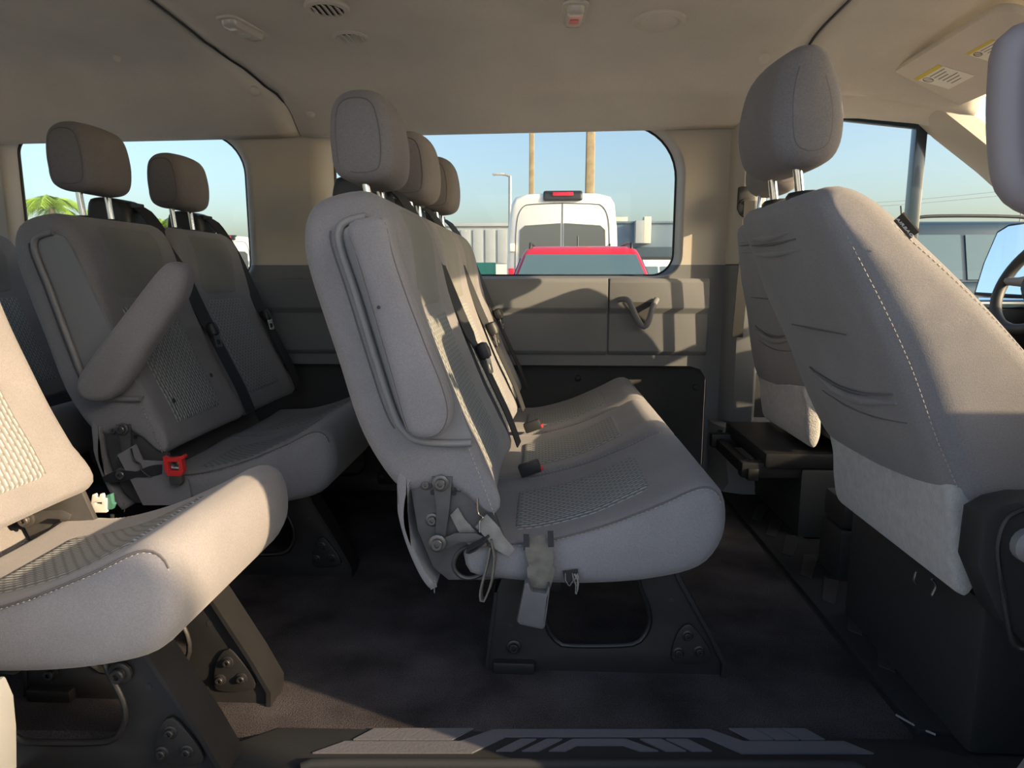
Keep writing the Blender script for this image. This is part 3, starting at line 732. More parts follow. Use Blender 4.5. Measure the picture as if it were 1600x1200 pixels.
def leg_frame(root, y, x0=0.0):
    """pressed steel leg: plate with a big oval opening, folded rim, bolted toe"""
    lp = [(a + x0, max(b, .0)) for a, b in XZ(LEG, 1.17)]; lh = [(a + x0, b) for a, b in crom(XZ(LEGH, 1.17), 36)]
    lp = [(a, 0 if b < .012 else b) for a, b in lp]
    l = plate('leg', lp, [lh], y, .006, 'black_metal', root, bev=.0015)
    rings = []
    for q in [1, 2, 3]:
        a, b = lp[q]; rings.append([(a - .004, y - .002, b), (a + .002, y - .002, b), (a + .002, y + .045, b), (a - .004, y + .045, b)])
    loft('rim', rings, 'black_metal', l)
    rings = []
    for q in [9, 8, 7, 6, 5]:
        a, b = lp[q]; rings.append([(a - .003, y - .010, b), (a + .005, y - .010, b), (a + .005, y + .05, b), (a - .003, y + .05, b)])
    loft('rim', rings, 'black_metal', l)
    tube('opening_rim', [(a, y, b) for a, b in lh], .005, 'black_metal', l, 6, closed=True)
    tr = [(a + x0, b) for a, b in crom(XZ([(1048, 1024), (1056, 990), (1074, 972), (1092, 988), (1110, 1018), (1103, 1032), (1060, 1034)], 1.17), 28)]
    plate('toe_plate', tr, [], y - .007, .007, 'black_metal', l, bev=.003)
    for px, py in ((1073, 990), (1059, 1016), (1091, 1014)):
        p = P(px, py, Y=1.17); bolt('toe_bolt', (p.x + x0, y - .006, p.z), (0, -1, 0), .0068, 'black_metal', l)
    for px, py, r in ((803, 1010, .009), ):
        p = P(px, py, Y=1.17); bolt('leg_bolt', (p.x + x0, y, p.z), (0, -1, 0), r, 'black_metal', l)
    for px, py in ((1049, 937), (798, 977)):
        p = P(px, py, Y=1.17); lathe('hole', [(.005, 0), (.005, .0012)], (p.x + x0, y + .0004, p.z), (0, -1, 0), 'seal', l, 10)
    bbox('foot_clamp', (lp[3][0] + .012, y - .016, 0), (lp[4][0] + .004, y + .03, .022), .004, 'black_metal', l)
    return l
def recliner(root, y, clean=False):
    """hinge plate, lever, link and bolts in the arch under the backrest side"""
    pl = XZ([(640, 760), (664, 742), (700, 738), (738, 752), (772, 800), (790, 850), (790, 905), (760, 908), (700, 908), (676, 888), (652, 830)], 1.13)
    hole = crom(XZ([(708, 885), (718, 862), (740, 855), (757, 872), (757, 893), (740, 904), (720, 902)], 1.13), 22)
    r = plate('recliner_plate', pl, [hole], y, .012, 'grey_metal', root, bev=.002)
    tube('plate_rim', [(a, y, b) for a, b in hole], .004, 'grey_metal', r, 6, closed=True)
    def V(px, py, dy): p = P(px, py, Y=1.13); return (p.x, y + dy, p.z)
    plate('lever', XZ([(676, 742), (708, 742), (703, 795), (697, 836), (682, 836), (683, 790)], 1.13), [], y - .014, .005, 'grey_metal', r, bev=.001)
    plate('link_arm', XZ([(690, 838), (712, 828), (745, 828), (762, 836), (758, 844), (722, 842), (700, 852)], 1.13), [], y - .020, .005, 'grey_metal', r, bev=.001)
    for px, py, rr, dy in ((690, 752, .012, -.014), (665, 757, .009, 0), (718, 761, .008, 0), (675, 813, .010, 0), (686, 843, .013, -.02)):
        bolt('pivot_bolt', V(px, py, dy), (0, -1, 0), rr * .8, 'bolt_metal', r)
    for px, py in ((676, 770), (709, 771)):
        lathe('hole', [(.005, 0), (.005, .001)], V(px, py, -.001), (0, -1, 0), 'seal', r, 10)
    return r
def belt(root, y, far=False, tongue_z=.56, wob=.0):
    """retractor housing on the backrest top, webbing down the front, chrome tongue"""
    hs = slab('belt_housing', [(-.455, .855), (-.452, .925), (-.43, .942), (-.372, .938), (-.345, .918), (-.335, .875), (-.34, .84), (-.40, .835)], y - .055, y + .055, .016, 'black_plastic', root, n=32, ny=3)
    bbox('belt_slot', (-.365, y - .032, .915), (-.338, y + .032, .930), .003, 'seal', hs)
    zs = [.895, .872, .84, .78, .70, .62, .54, .46, .40, .335]
    path = [(-.352, y, .922), (-.318, y, .905)] + [(xf(z) + .007 - .030 * max(0, min(1, (z - .5) / .34)), y + wob * (1 - z), z) for z in zs[2:]]
    path = crom(path, 34, False)
    ws = [(.35 if i < 20 else .15, 1, 0) for i in range(34)]
    wb = ribbon('belt_webbing', path, ws, .046, .0028, 'webbing', root)
    q = min(path, key=lambda v: abs(v[2] - tongue_z))
    t = lathe('tongue_grip', [(.006, -.020), (.014, -.016), (.017, 0), (.014, .016), (.006, .020)], (q[0] + .014, q[1] - .012, q[2]), (-.35, 0, .9), 'black_plastic', wb, 12)
    pts = rrect(-.011, -.052, .011, -.012, .004); hol = rrect(-.006, -.045, .006, -.030, .003)
    bm = plate_bm(pts, [hol], 0, .0025)
    bmesh.ops.transform(bm, verts=bm.verts, matrix=Matrix.Translation((q[0] + .022, q[1] - .012, q[2])) @ Matrix.Rotation(math.radians(70), 4, 'Z') @ Matrix.Rotation(math.radians(-14), 4, 'X'))
    me = bpy.data.meshes.new('belt_tongue'); bm.to_mesh(me); bm.free(); finish('belt_tongue', me, 'chrome', wb, smooth=False)
    return hs
ARM_UP = [(544, 362), (552, 346), (575, 340), (598, 336), (612, 352), (622, 395), (640, 450), (672, 535), (698, 600), (707, 640), (700, 668), (684, 682), (660, 685), (640, 676), (630, 655), (612, 590), (580, 480), (556, 400)]
RIM = [(530, 366), (532, 352), (545, 343), (572, 335)]
def arm_housing(root, y):
    """moulded recess in the backrest side with a plastic rim"""
    pts = [(534, 372), (545, 352), (590, 345), (620, 400), (652, 480), (700, 590), (735, 680), (738, 692), (690, 694), (648, 686), (630, 668), (606, 590), (570, 475), (545, 405)]
    lp = XZ(pts, 1.115)
    o = plate('arm_recess', crom(lp, 60), [], y - .004, .01, 'grey_plastic', root)
    rim = crom(XZ([(572, 338), (545, 345), (532, 356), (533, 385), (556, 455), (590, 565), (615, 640), (632, 672), (655, 688), (700, 692), (737, 691)], 1.115), 60, False)
    tube('recess_rim', [(a, y - .008, b) for a, b in rim], .0065, 'grey_plastic', o, 8)
    tube('side_seam', [(a - .016, y - .0035, b) for a, b in rim[6:46]], .0012, 'fabric_seam', o, 5)
    return o
def flap(root, y0, y1):
    """fabric back cover hanging below the backrest, cut edge showing"""
    pr = XZ([(622, 740), (620, 782), (622, 810), (635, 855), (655, 900), (672, 922), (681, 917), (667, 900), (648, 862), (635, 827), (633, 800), (637, 770), (645, 742)], 1.12)
    f = slab('back_flap', pr, y0, y1, .003, 'fabric', root, n=60, ny=10, nr=2)
    e = random.Random(3)
    for k in range(7):
        p = P(676 + e.uniform(-4, 5), 914 + e.uniform(-6, 6), Y=1.12); tube('frayed_thread', [(p.x, y0 + .004, p.z), (p.x + e.uniform(-.006, .008), y0 - .003, p.z - e.uniform(.002, .012))], .001, 'torn', f, 4)
    return f
def underbeam(root, y0, y1):
    for x, z in ((.02, .17), (.20, .175)):
        bbox('cross_beam', (x - .02, y0, z - .015), (x + .02, y1, z + .02), .004, 'black_metal', root)
def side_arch(root, y0):
    stitch('seam_stitching', [(a - .008, y0 - .004, b) for a, b in crom(XZ([(740, 700), (758, 745), (775, 790), (781, 808)], 1.12), 20, False)], 'thread', root)

# --- middle row: three-seat bench
B2 = thing('bench_seat', (0, 1.12, 0), 'three-seat grey bench with its aisle armrest folded up and torn back cover', 'bench seat')
ys = [0, .425, .850, 1.272]
for i in range(3): seat_unit(B2, ys[i] + .001, ys[i + 1] - .001, near=(i == 0), lift=(.0, .014, .026)[i])
leg_frame(B2, .05); leg_frame(B2, 1.13); underbeam(B2, .055, 1.13)
recliner(B2, .014); flap(B2, .002, 1.268); arm_housing(B2, 0)
arm = slab('armrest', XZ(ARM_UP, 1.07), -.072, -.012, .02, 'fabric', B2, n=64, ny=4, crown=.004)
lathe('arm_pivot', [(.02, 0), (.02, .02)], (P(672, 655, Y=1.1).x, -.018, P(672, 655, Y=1.1).z), (0, 1, 0), 'black_plastic', arm, 14)
sp = crom(XZ(ARM_UP, 1.07), 70)
tube('armrest_seam', [(a, -.066, b) for a, b in [(x_ - n_[0] * .006, z_ - n_[1] * .006) for (x_, z_), n_ in zip(ccw(sp), normals(ccw(sp)))]], .0012, 'fabric_seam', arm, 5, closed=True)
p = P(593, 480, Y=1.05); lathe('arm_hole', [(.003, 0), (.003, .001)], (p.x, -.0755, p.z), (0, -1, 0), 'seal', arm, 8)
for y, tz, wv in ((.425, .555, .02), (.850, .575, .01), (1.262, .60, .0)): belt(B2, y, tongue_z=tz, wob=wv)
side_arch(B2, 0)
def V2(px, py, dy, Y=1.12): p_ = P(px, py, Y=Y); return Vector((p_.x, dy, p_.z))
# lap buckle hanging over the cushion side
bkl = ribbon('buckle_strap', crom([V2(838, 842, .01), V2(843, 860, -.012), V2(845, 880, -.02), V2(843, 900, -.024), V2(838, 922, -.026)], 20, False), (1, 0, .05), [.036 + .012 * math.sin(math.pi * min(i / 10, 1)) if i < 10 else .048 - .016 * (i - 10) / 10 for i in range(20)], .006, 'webbing_grey', B2)
tag(bkl, 'worn grey buckle sleeve')
bk = plate('lap_buckle', [(a, b) for a, b in XZ([(820, 906), (826, 903), (831, 918), (853, 921), (856, 909), (860, 912), (852, 972), (848, 977), (812, 969), (808, 964)], 1.09)], [], -.046, .022, 'buckle_plastic', B2, bev=.004)
for q in ((822, 843), (860, 838)):
    ribbon('slot_strap', [V2(q[0], q[1] - 8, .002), V2(q[0] + 1, q[1] + 14, -.008)], (1, 0, 0), .010, .003, 'webbing', B2)
# tear in the cushion side with loose threads
tear = plate('tear', XZ([(879, 892), (903, 889), (905, 908), (883, 911)], 1.115), [], -.0065, .002, 'seal', B2)
e = random.Random(5)
for k in range(9):
    a = V2(880 + e.uniform(0, 24), 892 + e.uniform(0, 4), -.009); b = a + Vector((e.uniform(-.008, .008), -.003, -.018 - e.uniform(0, .016)))
    tube('loose_thread', [a, a.lerp(b, .5) + Vector((e.uniform(-.005, .005), -.003, 0)), b], .0009, 'torn', tear, 4)
# pull straps near the hinge
ribbon('pull_strap', crom([V2(769, 838, -.010), V2(774, 865, -.012), V2(770, 900, -.014), V2(760, 928, -.014), V2(754, 932, -.014), V2(753, 915, -.012), V2(762, 880, -.011), V2(768, 850, -.011)], 28, False), (.15, 1, 0), .016, .003, 'webbing_grey', B2)
ribbon('pull_strap', crom([V2(764, 832, -.010), V2(752, 842, -.014), V2(735, 850, -.016), V2(732, 856, -.014), V2(745, 852, -.010), V2(762, 838, -.008)], 24, False), (.1, 1, .4), .012, .003, 'webbing', B2)
tube('wire_hook', crom([V2(746, 778, 0), V2(748, 800, -.006), V2(756, 806, -.008), V2(750, 812, -.01), V2(750, 828, -.01)], 20, False), .0018, 'chrome', B2, 6)
ribbon('torn_cloth', crom([V2(752, 812, -.004), V2(768, 826, -.010), V2(782, 845, -.010), V2(800, 860, -.008)], 14, False), (.6, 0, .8), [.03, .03, .03, .03, .03, .03, .028, .026, .026, .026, .024, .022, .02, .016], .003, 'torn', B2)
plate('inner_cloth', XZ([(703, 806), (715, 794), (725, 812), (760, 850), (760, 888), (752, 880), (715, 830)], 1.125), [], .008, .004, 'torn', B2)
# red-tipped buckles in the gap between backrest and cushion
for y in (.42, .865):
    b_ = bbox('belt_receiver', (-.05, y - .035, .275), (.0, y - .012, .305), .005, 'black_plastic', B2, rot=Matrix.Rotation(-.35, 3, 'Y'))
    bbox('release_button', (-.002, y - .032, .286), (.006, y - .015, .296), .002, 'red_plastic', b_, rot=Matrix.Rotation(-.35, 3, 'Y'))

# --- third row: two-seat bench by the wall
B3 = thing('bench_seat', (-.80, 1.50, 0), 'two-seat grey bench with armrest half lowered and a red release clip', 'bench seat')
for i in range(2): seat_unit(B3, i * .418 + .001, (i + 1) * .418 - .001, near=(i == 0), lift=.034)
leg_frame(B3, .05); leg_frame(B3, .72); underbeam(B3, .055, .72); recliner(B3, .014); flap(B3, .002, .83); arm_housing(B3, 0)
def L3(pts, Y): return [(a + .80, b) for a, b in XZ(pts, Y)]
ARM_DN = [(126, 596), (140, 570), (165, 535), (200, 490), (232, 448), (255, 420), (272, 409), (290, 414), (298, 430), (292, 460), (275, 490), (240, 540), (208, 590), (190, 612), (170, 625), (145, 626), (130, 615)]
arm = slab('armrest', L3(ARM_DN, 1.45), -.078, -.016, .022, 'fabric', B3, n=64, ny=4, crown=.004)
for y, tz in ((.418, .585), (.825, .60)): belt(B3, y, tongue_z=tz)
side_arch(B3, 0)
def V3(px, py, dy, Y=1.5): p_ = P(px, py, Y=Y); return Vector((p_.x + .80, dy, p_.z))
ribbon('release_strap', crom([V3(166, 747, -.01), V3(190, 742, -.012), V3(222, 738, -.014), V3(245, 733, -.012), V3(262, 730, -.010)], 20, False), (.1, 0, 1), [.012 + .014 * abs(math.sin(i * .3)) for i in range(20)], .003, 'webbing', B3)
plate('loose_cover', L3([(182, 712), (210, 695), (222, 720), (262, 722), (292, 750), (300, 790), (222, 790), (200, 745)], 1.485), [], -.012, .004, 'fabric', B3)
tube('wire_hook', crom([V3(211, 698, -.016), V3(217, 716, -.018), V3(226, 722, -.018), V3(230, 732, -.02), V3(242, 742, -.018)], 18, False), .002, 'black_metal', B3, 6)
rc_ = plate('release_clip', L3([(258, 712), (264, 715), (283, 713), (290, 709), (291, 714), (287, 717), (290, 735), (286, 742), (266, 742), (260, 732)], 1.47), [L3([(265, 720), (282, 720), (283, 734), (266, 734)], 1.47)], -.04, .016, 'red_plastic', B3, bev=.001); tag(rc_, 'bright red release clip')
plate('clip_spring', L3([(266, 721), (281, 721), (282, 732), (267, 732)], 1.47), [], -.034, .008, 'chrome', rc_, bev=.001)
plate('clip_socket', L3([(267, 742), (286, 742), (288, 752), (284, 757), (270, 757), (267, 750)], 1.47), [], -.038, .012, 'bolt_metal', rc_, bev=.001)
for a, b in ((300, 655), (322, 652)):
    p = V3(a - 50, b + 25, 0); 
for i, (y, z) in enumerate(((.105, .425), (.33, .455))):
    lathe('eyelet', [(.006, 0), (.006, .0015)], (xf(z) - .012, y, z), (.93, 0, .35), 'seal', B3, 12)
# --- third row: single seat next to the sliding door
B1 = thing('single_seat', (-.80, .815, 0), 'grey single seat with a sunlit cushion next to the sliding door', 'seat')
seat_unit(B1, 0, .425, near=True)
leg_frame(B1, .055); leg_frame(B1, .235); underbeam(B1, .06, .235); flap(B1, .002, .428)
p = P(188, 1052, Y=.865); bolt('leg_bolt', (p.x + .80, .052, p.z), (0, -1, 0), .011, 'black_metal', B1)
recliner(B1, .40)
cl = thing('plastic_clip', P(172, 790, Y=1.27), 'white and green plastic clip between the single seat and the two-seat bench', 'clip')
def VC(pts, Y): return [(a - cl.location.x, b - cl.location.z) for a, b in XZ(pts, Y)]
plate('clip_body', VC([(146, 772), (150, 771), (153, 776), (157, 776), (158, 771), (162, 771), (164, 778), (168, 778), (168, 800), (148, 800), (144, 786)], 1.27), [VC([(151, 784), (161, 784), (161, 787), (151, 787)], 1.27)], -.004, .008, 'white_plastic', cl, bev=.001)
plate('clip_socket', VC([(166, 774), (173, 772), (175, 786), (178, 788), (175, 796), (166, 797)], 1.27), [], .0, .010, 'green_plastic', cl, bev=.001)
tube('clip_lead', [(0, .003, -.02), (-.004, .006, -.08), (-.01, .0, -.2), (-.01, .0, -cl.location.z + .002)], .004, 'black_plastic', cl, 6)
# --- last row, only glimpsed
B4 = thing('bench_seat', (-1.60, 1.45, 0), 'grey rear bench glimpsed behind the two-seat bench', 'bench seat')
for i in range(2): seat_unit(B4, i * .46 + .001, (i + 1) * .46 - .001)
leg_frame(B4, .05); leg_frame(B4, .80)

# ---------------------------------------------------------------- front seats
FB = [(.386, .838), (.412, .775), (.452, .690), (.500, .597), (.552, .480), (.604, .395), (.68, .36), (.79, .36), (.855, .40), (.83, .475), (.765, .555), (.685, .635), (.605, .715), (.533, .785), (.478, .835), (.425, .858)]
FH = [(0.366, 0.918), (0.402, 0.896), (0.44, 0.906), (0.456, 0.937), (0.452, 0.998), (0.436, 1.05), (0.412, 1.075), (0.386, 1.071), (0.364, 1.045), (0.354, 0.979)]
def front_seat(root, tag_side):
    w = .50; yc = w / 2
    def fb(v, nx, nz):
        t = (v[1] - yc) / yc; x, y, z = v
        s = 1 - .24 * max(0, min(1, (z - .66) / .20)) ** 1.5          # narrower shoulders
        y = yc + (y - yc) * s
        if nx > .2: x -= .10 * (nx - .2) * 1.25 * (1 - min(abs(t), 1) ** 3) * max(0, min(1, (.85 - z) / .25))
        if nx < -.2: x += (.010 * abs(t) ** 4 - .006 * (1 - abs(t))) * (-nx - .2) * 1.25
        return (x, y, z)
    b = slab('backrest', FB, 0, w, .044, 'fabric', root, n=90, ny=16, nr=6, fn=fb)
    pr = ccw(crom(FB, 200)); N = normals(pr)
    ia, ib = nearest(pr, (.41, .862)), nearest(pr, (.58, .39))
    rng = range(min(ia, ib), max(ia, ib) + 1, 3) if abs(ia - ib) < 100 else [i % 200 for i in range(max(ia, ib), min(ia, ib) + 201, 3)]
    for yy in (.0115, w - .0115):
        seam = [fb((pr[i][0] - N[i][0] * .012, yy, pr[i][1] - N[i][1] * .012), *N[i]) for i in rng]
        seam = [(x - .003, y - .002 if yy < .1 else y + .002, z) for x, y, z in seam]
        stitch('seam_stitching', seam, 'thread', b)
    ja, jb = nearest(pr, (.485, .850)), nearest(pr, (.84, .50))
    rng = range(min(ja, jb), max(ja, jb) + 1, 3) if abs(ja - jb) < 100 else [i % 200 for i in range(max(ja, jb), min(ja, jb) + 201, 3)]
    stitch('seam_stitching', [fb((pr[i][0] - N[i][0] * .020, .006, pr[i][1] - N[i][1] * .020), *N[i]) for i in rng], 'thread', b)
    # folds and pocket mouth pressed into the back
    def rear(z):
        c = [(x_, z_) for (x_, z_), n_ in zip(pr, N) if n_[0] < -.2]; return min(c, key=lambda q_: abs(q_[1] - z))[0]
    def fold(y0, y1, z, sag, r, m='fabric', push=0.0):
        pts = []
        for k in range(13):
            t = k / 12; y = y0 + (y1 - y0) * t; zz = z - sag * math.sin(math.pi * t); v = fb((rear(zz) - push, y, zz), -.95, -.3); pts.append(v)
        tube('fold', pts, [r * (.35 + .65 * math.sin(math.pi * min(max(k / 12, .08), .92))) for k in range(13)], m, b, 6)
    fold(.16, .44, .800, .004, .007, push=-.003); fold(.16, .45, .772, .004, .007, push=-.003); fold(.16, .44, .787, .004, .0025, 'fabric_seam', push=.001)
    fold(.13, .36, .638, .0, .0016, 'fabric_seam', push=.0015)
    fold(.06, .36, .545, .018, .010, push=-.002); fold(.06, .36, .556, .018, .003, 'fabric_seam', push=.003); fold(.05, .34, .515, .012, .0016, 'fabric_seam', push=.001)
    # headrest
    def fh(v, nx, nz):
        t = (v[1] - yc) / .112
        return (v[0] + .012 * (1 - t * t) * (-1 if nx < 0 else 1), yc + (v[1] - yc) * (1 - .14 * max(0, (v[2] - .97) / .11) - .08 * max(0, (.97 - v[2]) / .08)), v[2])
    h = slab('headrest', FH, yc - .112, yc + .112, .030, 'fabric_head', root, n=60, ny=8, nr=6, fn=fh, crown=.005)
    hp_ = ccw(crom(FH, 60)); Nh = normals(hp_)
    for yy in (yc - .1095, yc + .1095):
        tube('headrest_seam', [fh((x - nx * .022, yy, z - nz * .022), nx, nz) for (x, z), (nx, nz) in zip(hp_, Nh)], .0015, 'fabric_seam', h, 5, closed=True)
    for s in (-1, 1):
        y = yc + s * .06
        tube('headrest_post', [(.405, y, .90), (.418, y, .82)], .0075, 'chrome', h, 12)
        lathe('post_collar', [(.024, 0), (.025, .010), (.020, .016), (.011, .017)], (.416, y, .846), (-.1, 0, 1), 'black_plastic', b, 16)
    # cushion, fleece skirt below the back, plastic side shield and base
    c = slab('seat_cushion', [(.70, .27), (.70, .37), (.78, .40), (1.0, .41), (1.12, .43), (1.16, .40), (1.15, .33), (1.05, .27), (.85, .25)], .02, w - .02, .05, 'fabric', root, n=56, ny=8)
    return b
FL = [(.583, .425), (.592, .375), (.598, .32), (.610, .275), (.628, .264), (.642, .30), (.640, .36), (.630, .42), (.605, .435)]
def fleece(root, y0, y1, tilt):
    def f(v, nx, nz):
        t = (v[1] - y0) / (y1 - y0); return (v[0] + .02 * t, v[1], v[2] - .012 * t)
    o = slab('fleece_skirt', FL, y0, y1, .014, 'fleece', root, n=48, ny=14, nr=3, fn=f)
    return o
PS = thing('front_seat', (0, .95, 0), 'grey front passenger seat with an airbag tag and pale fleece skirt', 'seat')
b = front_seat(PS, True); fleece(PS, .012, .47, .10)
# airbag tag sewn in the front seam
ta, tb = P(1397, 337, Y=.935), P(1427, 362, Y=.935)
tg = [P(1396, 338, Y=.93), P(1410, 331, Y=.925), P(1437, 367, Y=.925), P(1405, 372, Y=.93)]
tq = [P(1396, 345, Y=.955), P(1410, 333, Y=.925), P(1436, 363, Y=.925), P(1421, 374, Y=.955)]
O = Vector((0, .95, 0))
at = mesh_obj('airbag_tag', [q - O for q in tq] + [q - O + Vector((.0015, 0, .0015)) for q in tq], [(0, 1, 2, 3), (4, 5, 6, 7), (0, 1, 5, 4), (1, 2, 6, 5), (2, 3, 7, 6), (3, 0, 4, 7)], 'black_plastic', PS, smooth=False)
tag(at, 'black tag reading AIRBAG')
cx = (tq[1] + tq[2] + tq[0] + tq[3]) / 4 - O; ex = (tq[2] - tq[1]).normalized(); ez = (tq[0] - tq[1]); ez = -(ez - ex * ez.dot(ex)).normalized(); en = ex.cross(ez)
cx2 = cx + en * .0022
text_obj('tag_lettering', 'AIRBAG', .0096, 'tag_white', at, Matrix(((ex.x, ez.x, en.x, cx2.x), (ex.y, ez.y, en.y, cx2.y), (ex.z, ez.z, en.z, cx2.z), (0, 0, 0, 1))))
# side shield with recline knob
sh = XZ([(1530, 802), (1560, 785), (1600, 776), (1700, 776), (1760, 830), (1760, 1060), (1640, 1060), (1590, 1000), (1552, 960), (1520, 880)], .90)
o = plate('side_shield', sh, [], -.06, .05, 'cab_dark', PS, bev=.010)
tube('shield_rib', [(a, -.061, b) for a, b in crom(XZ([(1600, 795), (1572, 810), (1558, 850), (1562, 900), (1580, 1000), (1600, 1015)], .89), 30, False)], .0035, 'cab_dark', o, 6)
p = P(1606, 850, Y=.89); lathe('recline_knob', [(.024, 0), (.024, .012), (.018, .018), (.008, .018)], (p.x, -.06, p.z), (0, -1, 0), 'grey_plastic', o, 18)
bbox('seat_base', (.66, .02, 0), (1.1, .46, .25), .012, 'cab_dark', PS)
tube('spring_hook', crom([tuple(P(1432, 893, Y=1.10) - O), tuple(P(1428, 905, Y=1.10) - O), tuple(P(1432, 912, Y=1.10) - O)], 8, False), .0025, 'bolt_metal', PS, 6)
tube('spring_hook', crom([tuple(P(1456, 905, Y=1.06) - O), tuple(P(1462, 915, Y=1.06) - O), tuple(P(1456, 930, Y=1.06) - O)], 8, False), .0025, 'bolt_metal', PS, 6)
DS = thing('front_seat', (.12, 1.815, 0), 'grey driver seat behind the passenger seat, ahead of the tan pillar', 'seat')
front_seat(DS, False); fleece(DS, .02, .47, .0)
RU = Matrix.Translation((.60, 0, .40)) @ Matrix.Rotation(math.radians(14), 4, 'Y') @ Matrix.Translation((-.60, 0, -.40))   # driver's back set upright
def upright(o, lift=0):
    o.data.transform(Matrix.Translation((0, 0, lift)) @ RU)
    for ch in o.children: upright(ch, lift)
for o in list(DS.children):
    if o.name.startswith('backrest'): upright(o)
    if o.name.startswith('headrest'): upright(o, .035)
bbox('seat_base', (.60, .03, 0), (1.1, .46, .20), .012, 'cab_dark', DS)
for y in (.06, .40):
    r_ = bbox('seat_rail', (.44, y - .02, .17), (1.1, y + .02, .215), .006, 'black_metal', DS); bolt('rail_bolt', (.47, y, .215), (0, 0, 1), .008, 'black_metal', r_)
bbox('rail_bridge', (.455, .03, .165), (.485, .43, .20), .005, 'black_metal', DS)
bbox('seat_pan', (.50, .03, .20), (.95, .45, .245), .01, 'black_metal', DS)
# console box and cover between the seats
cs = thing('console_box', (0, 0, 0), 'dark green-black plastic box between the front seats', 'console')
a = P(1308, 912, Z=0)
bbox('box_body', (a.x, a.y, 0), (a.x + .30, a.y + .12, .130), .008, 'cab_dark', cs); bbox('box_lid', (a.x + .003, a.y + .003, .133), (a.x + .29, a.y + .117, .205), .012, 'cab_dark', cs)
tube('lid_lip', [(a.x + .01, a.y + .01, .206), (a.x + .15, a.y + .008, .206), (a.x + .16, a.y + .05, .206), (a.x + .05, a.y + .07, .206)], .005, 'cab_dark', cs, 6)
# steering wheel
sw = thing('steering_wheel', P(1630, 440, Y=2.06), 'dark steering wheel partly hidden by the front passenger seat', 'steering wheel')
ax = Vector((-.86, -.05, .42)).normalized(); u_, w_ = frame_at(ax)
tube('wheel_rim', [u_ * math.cos(k * math.pi / 24) * .155 + w_ * math.sin(k * math.pi / 24) * .155 for k in range(48)], .0165, 'cab_dark', sw, 12, closed=True)
lathe('wheel_hub', [(.065, -.03), (.068, 0), (.055, .018), (.02, .022)], (0, 0, 0), ax, 'cab_dark', sw, 20)
for k in range(3):
    an = [0, 2.3, 4.0][k]; d = u_ * math.cos(an) + w_ * math.sin(an)
    tube('spoke', [d * .05, d * .10 - ax * .004, d * .15], [.02, .014, .012], 'grey_plastic', sw, 8)
tube('steering_column', [-ax * .03, -ax * .28], .04, 'cab_dark', sw, 12)
# ---------------------------------------------------------------- outside: yard, vehicles, poles, buildings, palms
GZ = -.65
g = plate('ground', [(-120, -60), (120, -60), (120, 200), (-120, 200)], [], GZ, -.05, 'asphalt', axis='Z'); struct(g); tag(g, 'pale asphalt yard around the van', 'ground')
def quad(name, pts, m, parent, nrm, th=.012):
    n = Vector(nrm).normalized() * th
    return mesh_obj(name, [Vector(q) for q in pts] + [Vector(q) + n for q in pts], [tuple(range(len(pts)))] + [tuple(len(pts) + i for i in range(len(pts)))] + [(i, (i + 1) % len(pts), len(pts) + (i + 1) % len(pts), len(pts) + i) for i in range(len(pts))], m, parent, smooth=False)
def suv(root, paint):
    slab('body', [(-2.3, .5), (-2.32, .95), (-2.2, 1.06), (1.0, 1.10), (1.9, 1.02), (2.25, .85), (2.32, .5), (2.2, .3), (-2.2, .3)], -.96, .96, .12, paint, root, n=60, ny=4, smooth_prof=True)
    def g(z): t = (z - 1.03) / .63; return (-2.15 + .2 * t, 1.05 - .80 * t, .90 - .20 * t)
    rings = []
    for z, ins in ((1.03, 0), (1.3, 0), (1.62, 0), (1.69, .03), (1.73, .14), (1.745, .4)):
        x0, x1, hw = g(min(z, 1.66)); rings.append([(a, b, z) for a, b in rrect(x0 + ins, -hw + ins * .8, x1 - ins, hw - ins * .8, .07)])
    loft('cabin', rings, paint, root)
    def fp(z, s): x0, x1, hw = g(z); return (x1 + .012, s * (hw - .05), z)
    quad('windshield', [fp(1.08, -1), fp(1.08, 1), fp(1.62, 1), fp(1.62, -1)], 'car_glass', root, (.6, 0, .5))
    def rp_(z, s): x0, x1, hw = g(z); return (x0 - .012, s * (hw - .08), z)
    quad('rear_window', [rp_(1.15, -1), rp_(1.15, 1), rp_(1.58, 1), rp_(1.58, -1)], 'car_glass', root, (-.9, 0, .2))
    for s in (-1, 1):
        def sd(x, z): hw = g(z)[2]; return (x, s * (hw + .006), z)
        for a0, a1, b0, b1 in ((.84, .22, .0, .0), (-.08, -.08, -.95, -.95), (-1.03, -1.03, -1.85, -1.75)):
            quad('side_window', [sd(a0, 1.10), sd(a1, 1.58), sd(b1, 1.58), sd(b0, 1.10)], 'car_glass', root, (0, s, .3))
        tube('roof_rail', crom([(.15, s * .62, 1.70), (0, s * .62, 1.775), (-1.5, s * .62, 1.785), (-1.75, s * .62, 1.71)], 24, False), .018, 'car_trim', root, 8)
        slab('door_mirror', [(.60, 1.06), (.68, 1.10), (.70, 1.20), (.64, 1.24), (.56, 1.22), (.54, 1.10)], *( (.95, 1.17) if s > 0 else (-1.17, -.95)), .03, paint, root, n=24, ny=2)
        for x in (-1.45, 1.45):
            lathe('wheel', [(.36, -.11), (.36, .09), (.33, .11), (.22, .11), (.20, .08), (.05, .09)], (x, s * .86, .36), (0, s, 0), 'tyre', root, 24)
        bbox('headlamp', (2.1, s * .9 - .13, .74), (2.27, s * .9 + .03, .90), .03, 'lens', root)
    tube('aerial', [(-1.5, 0, 1.74), (-1.55, 0, 1.95)], .012, 'car_trim', root, 6)
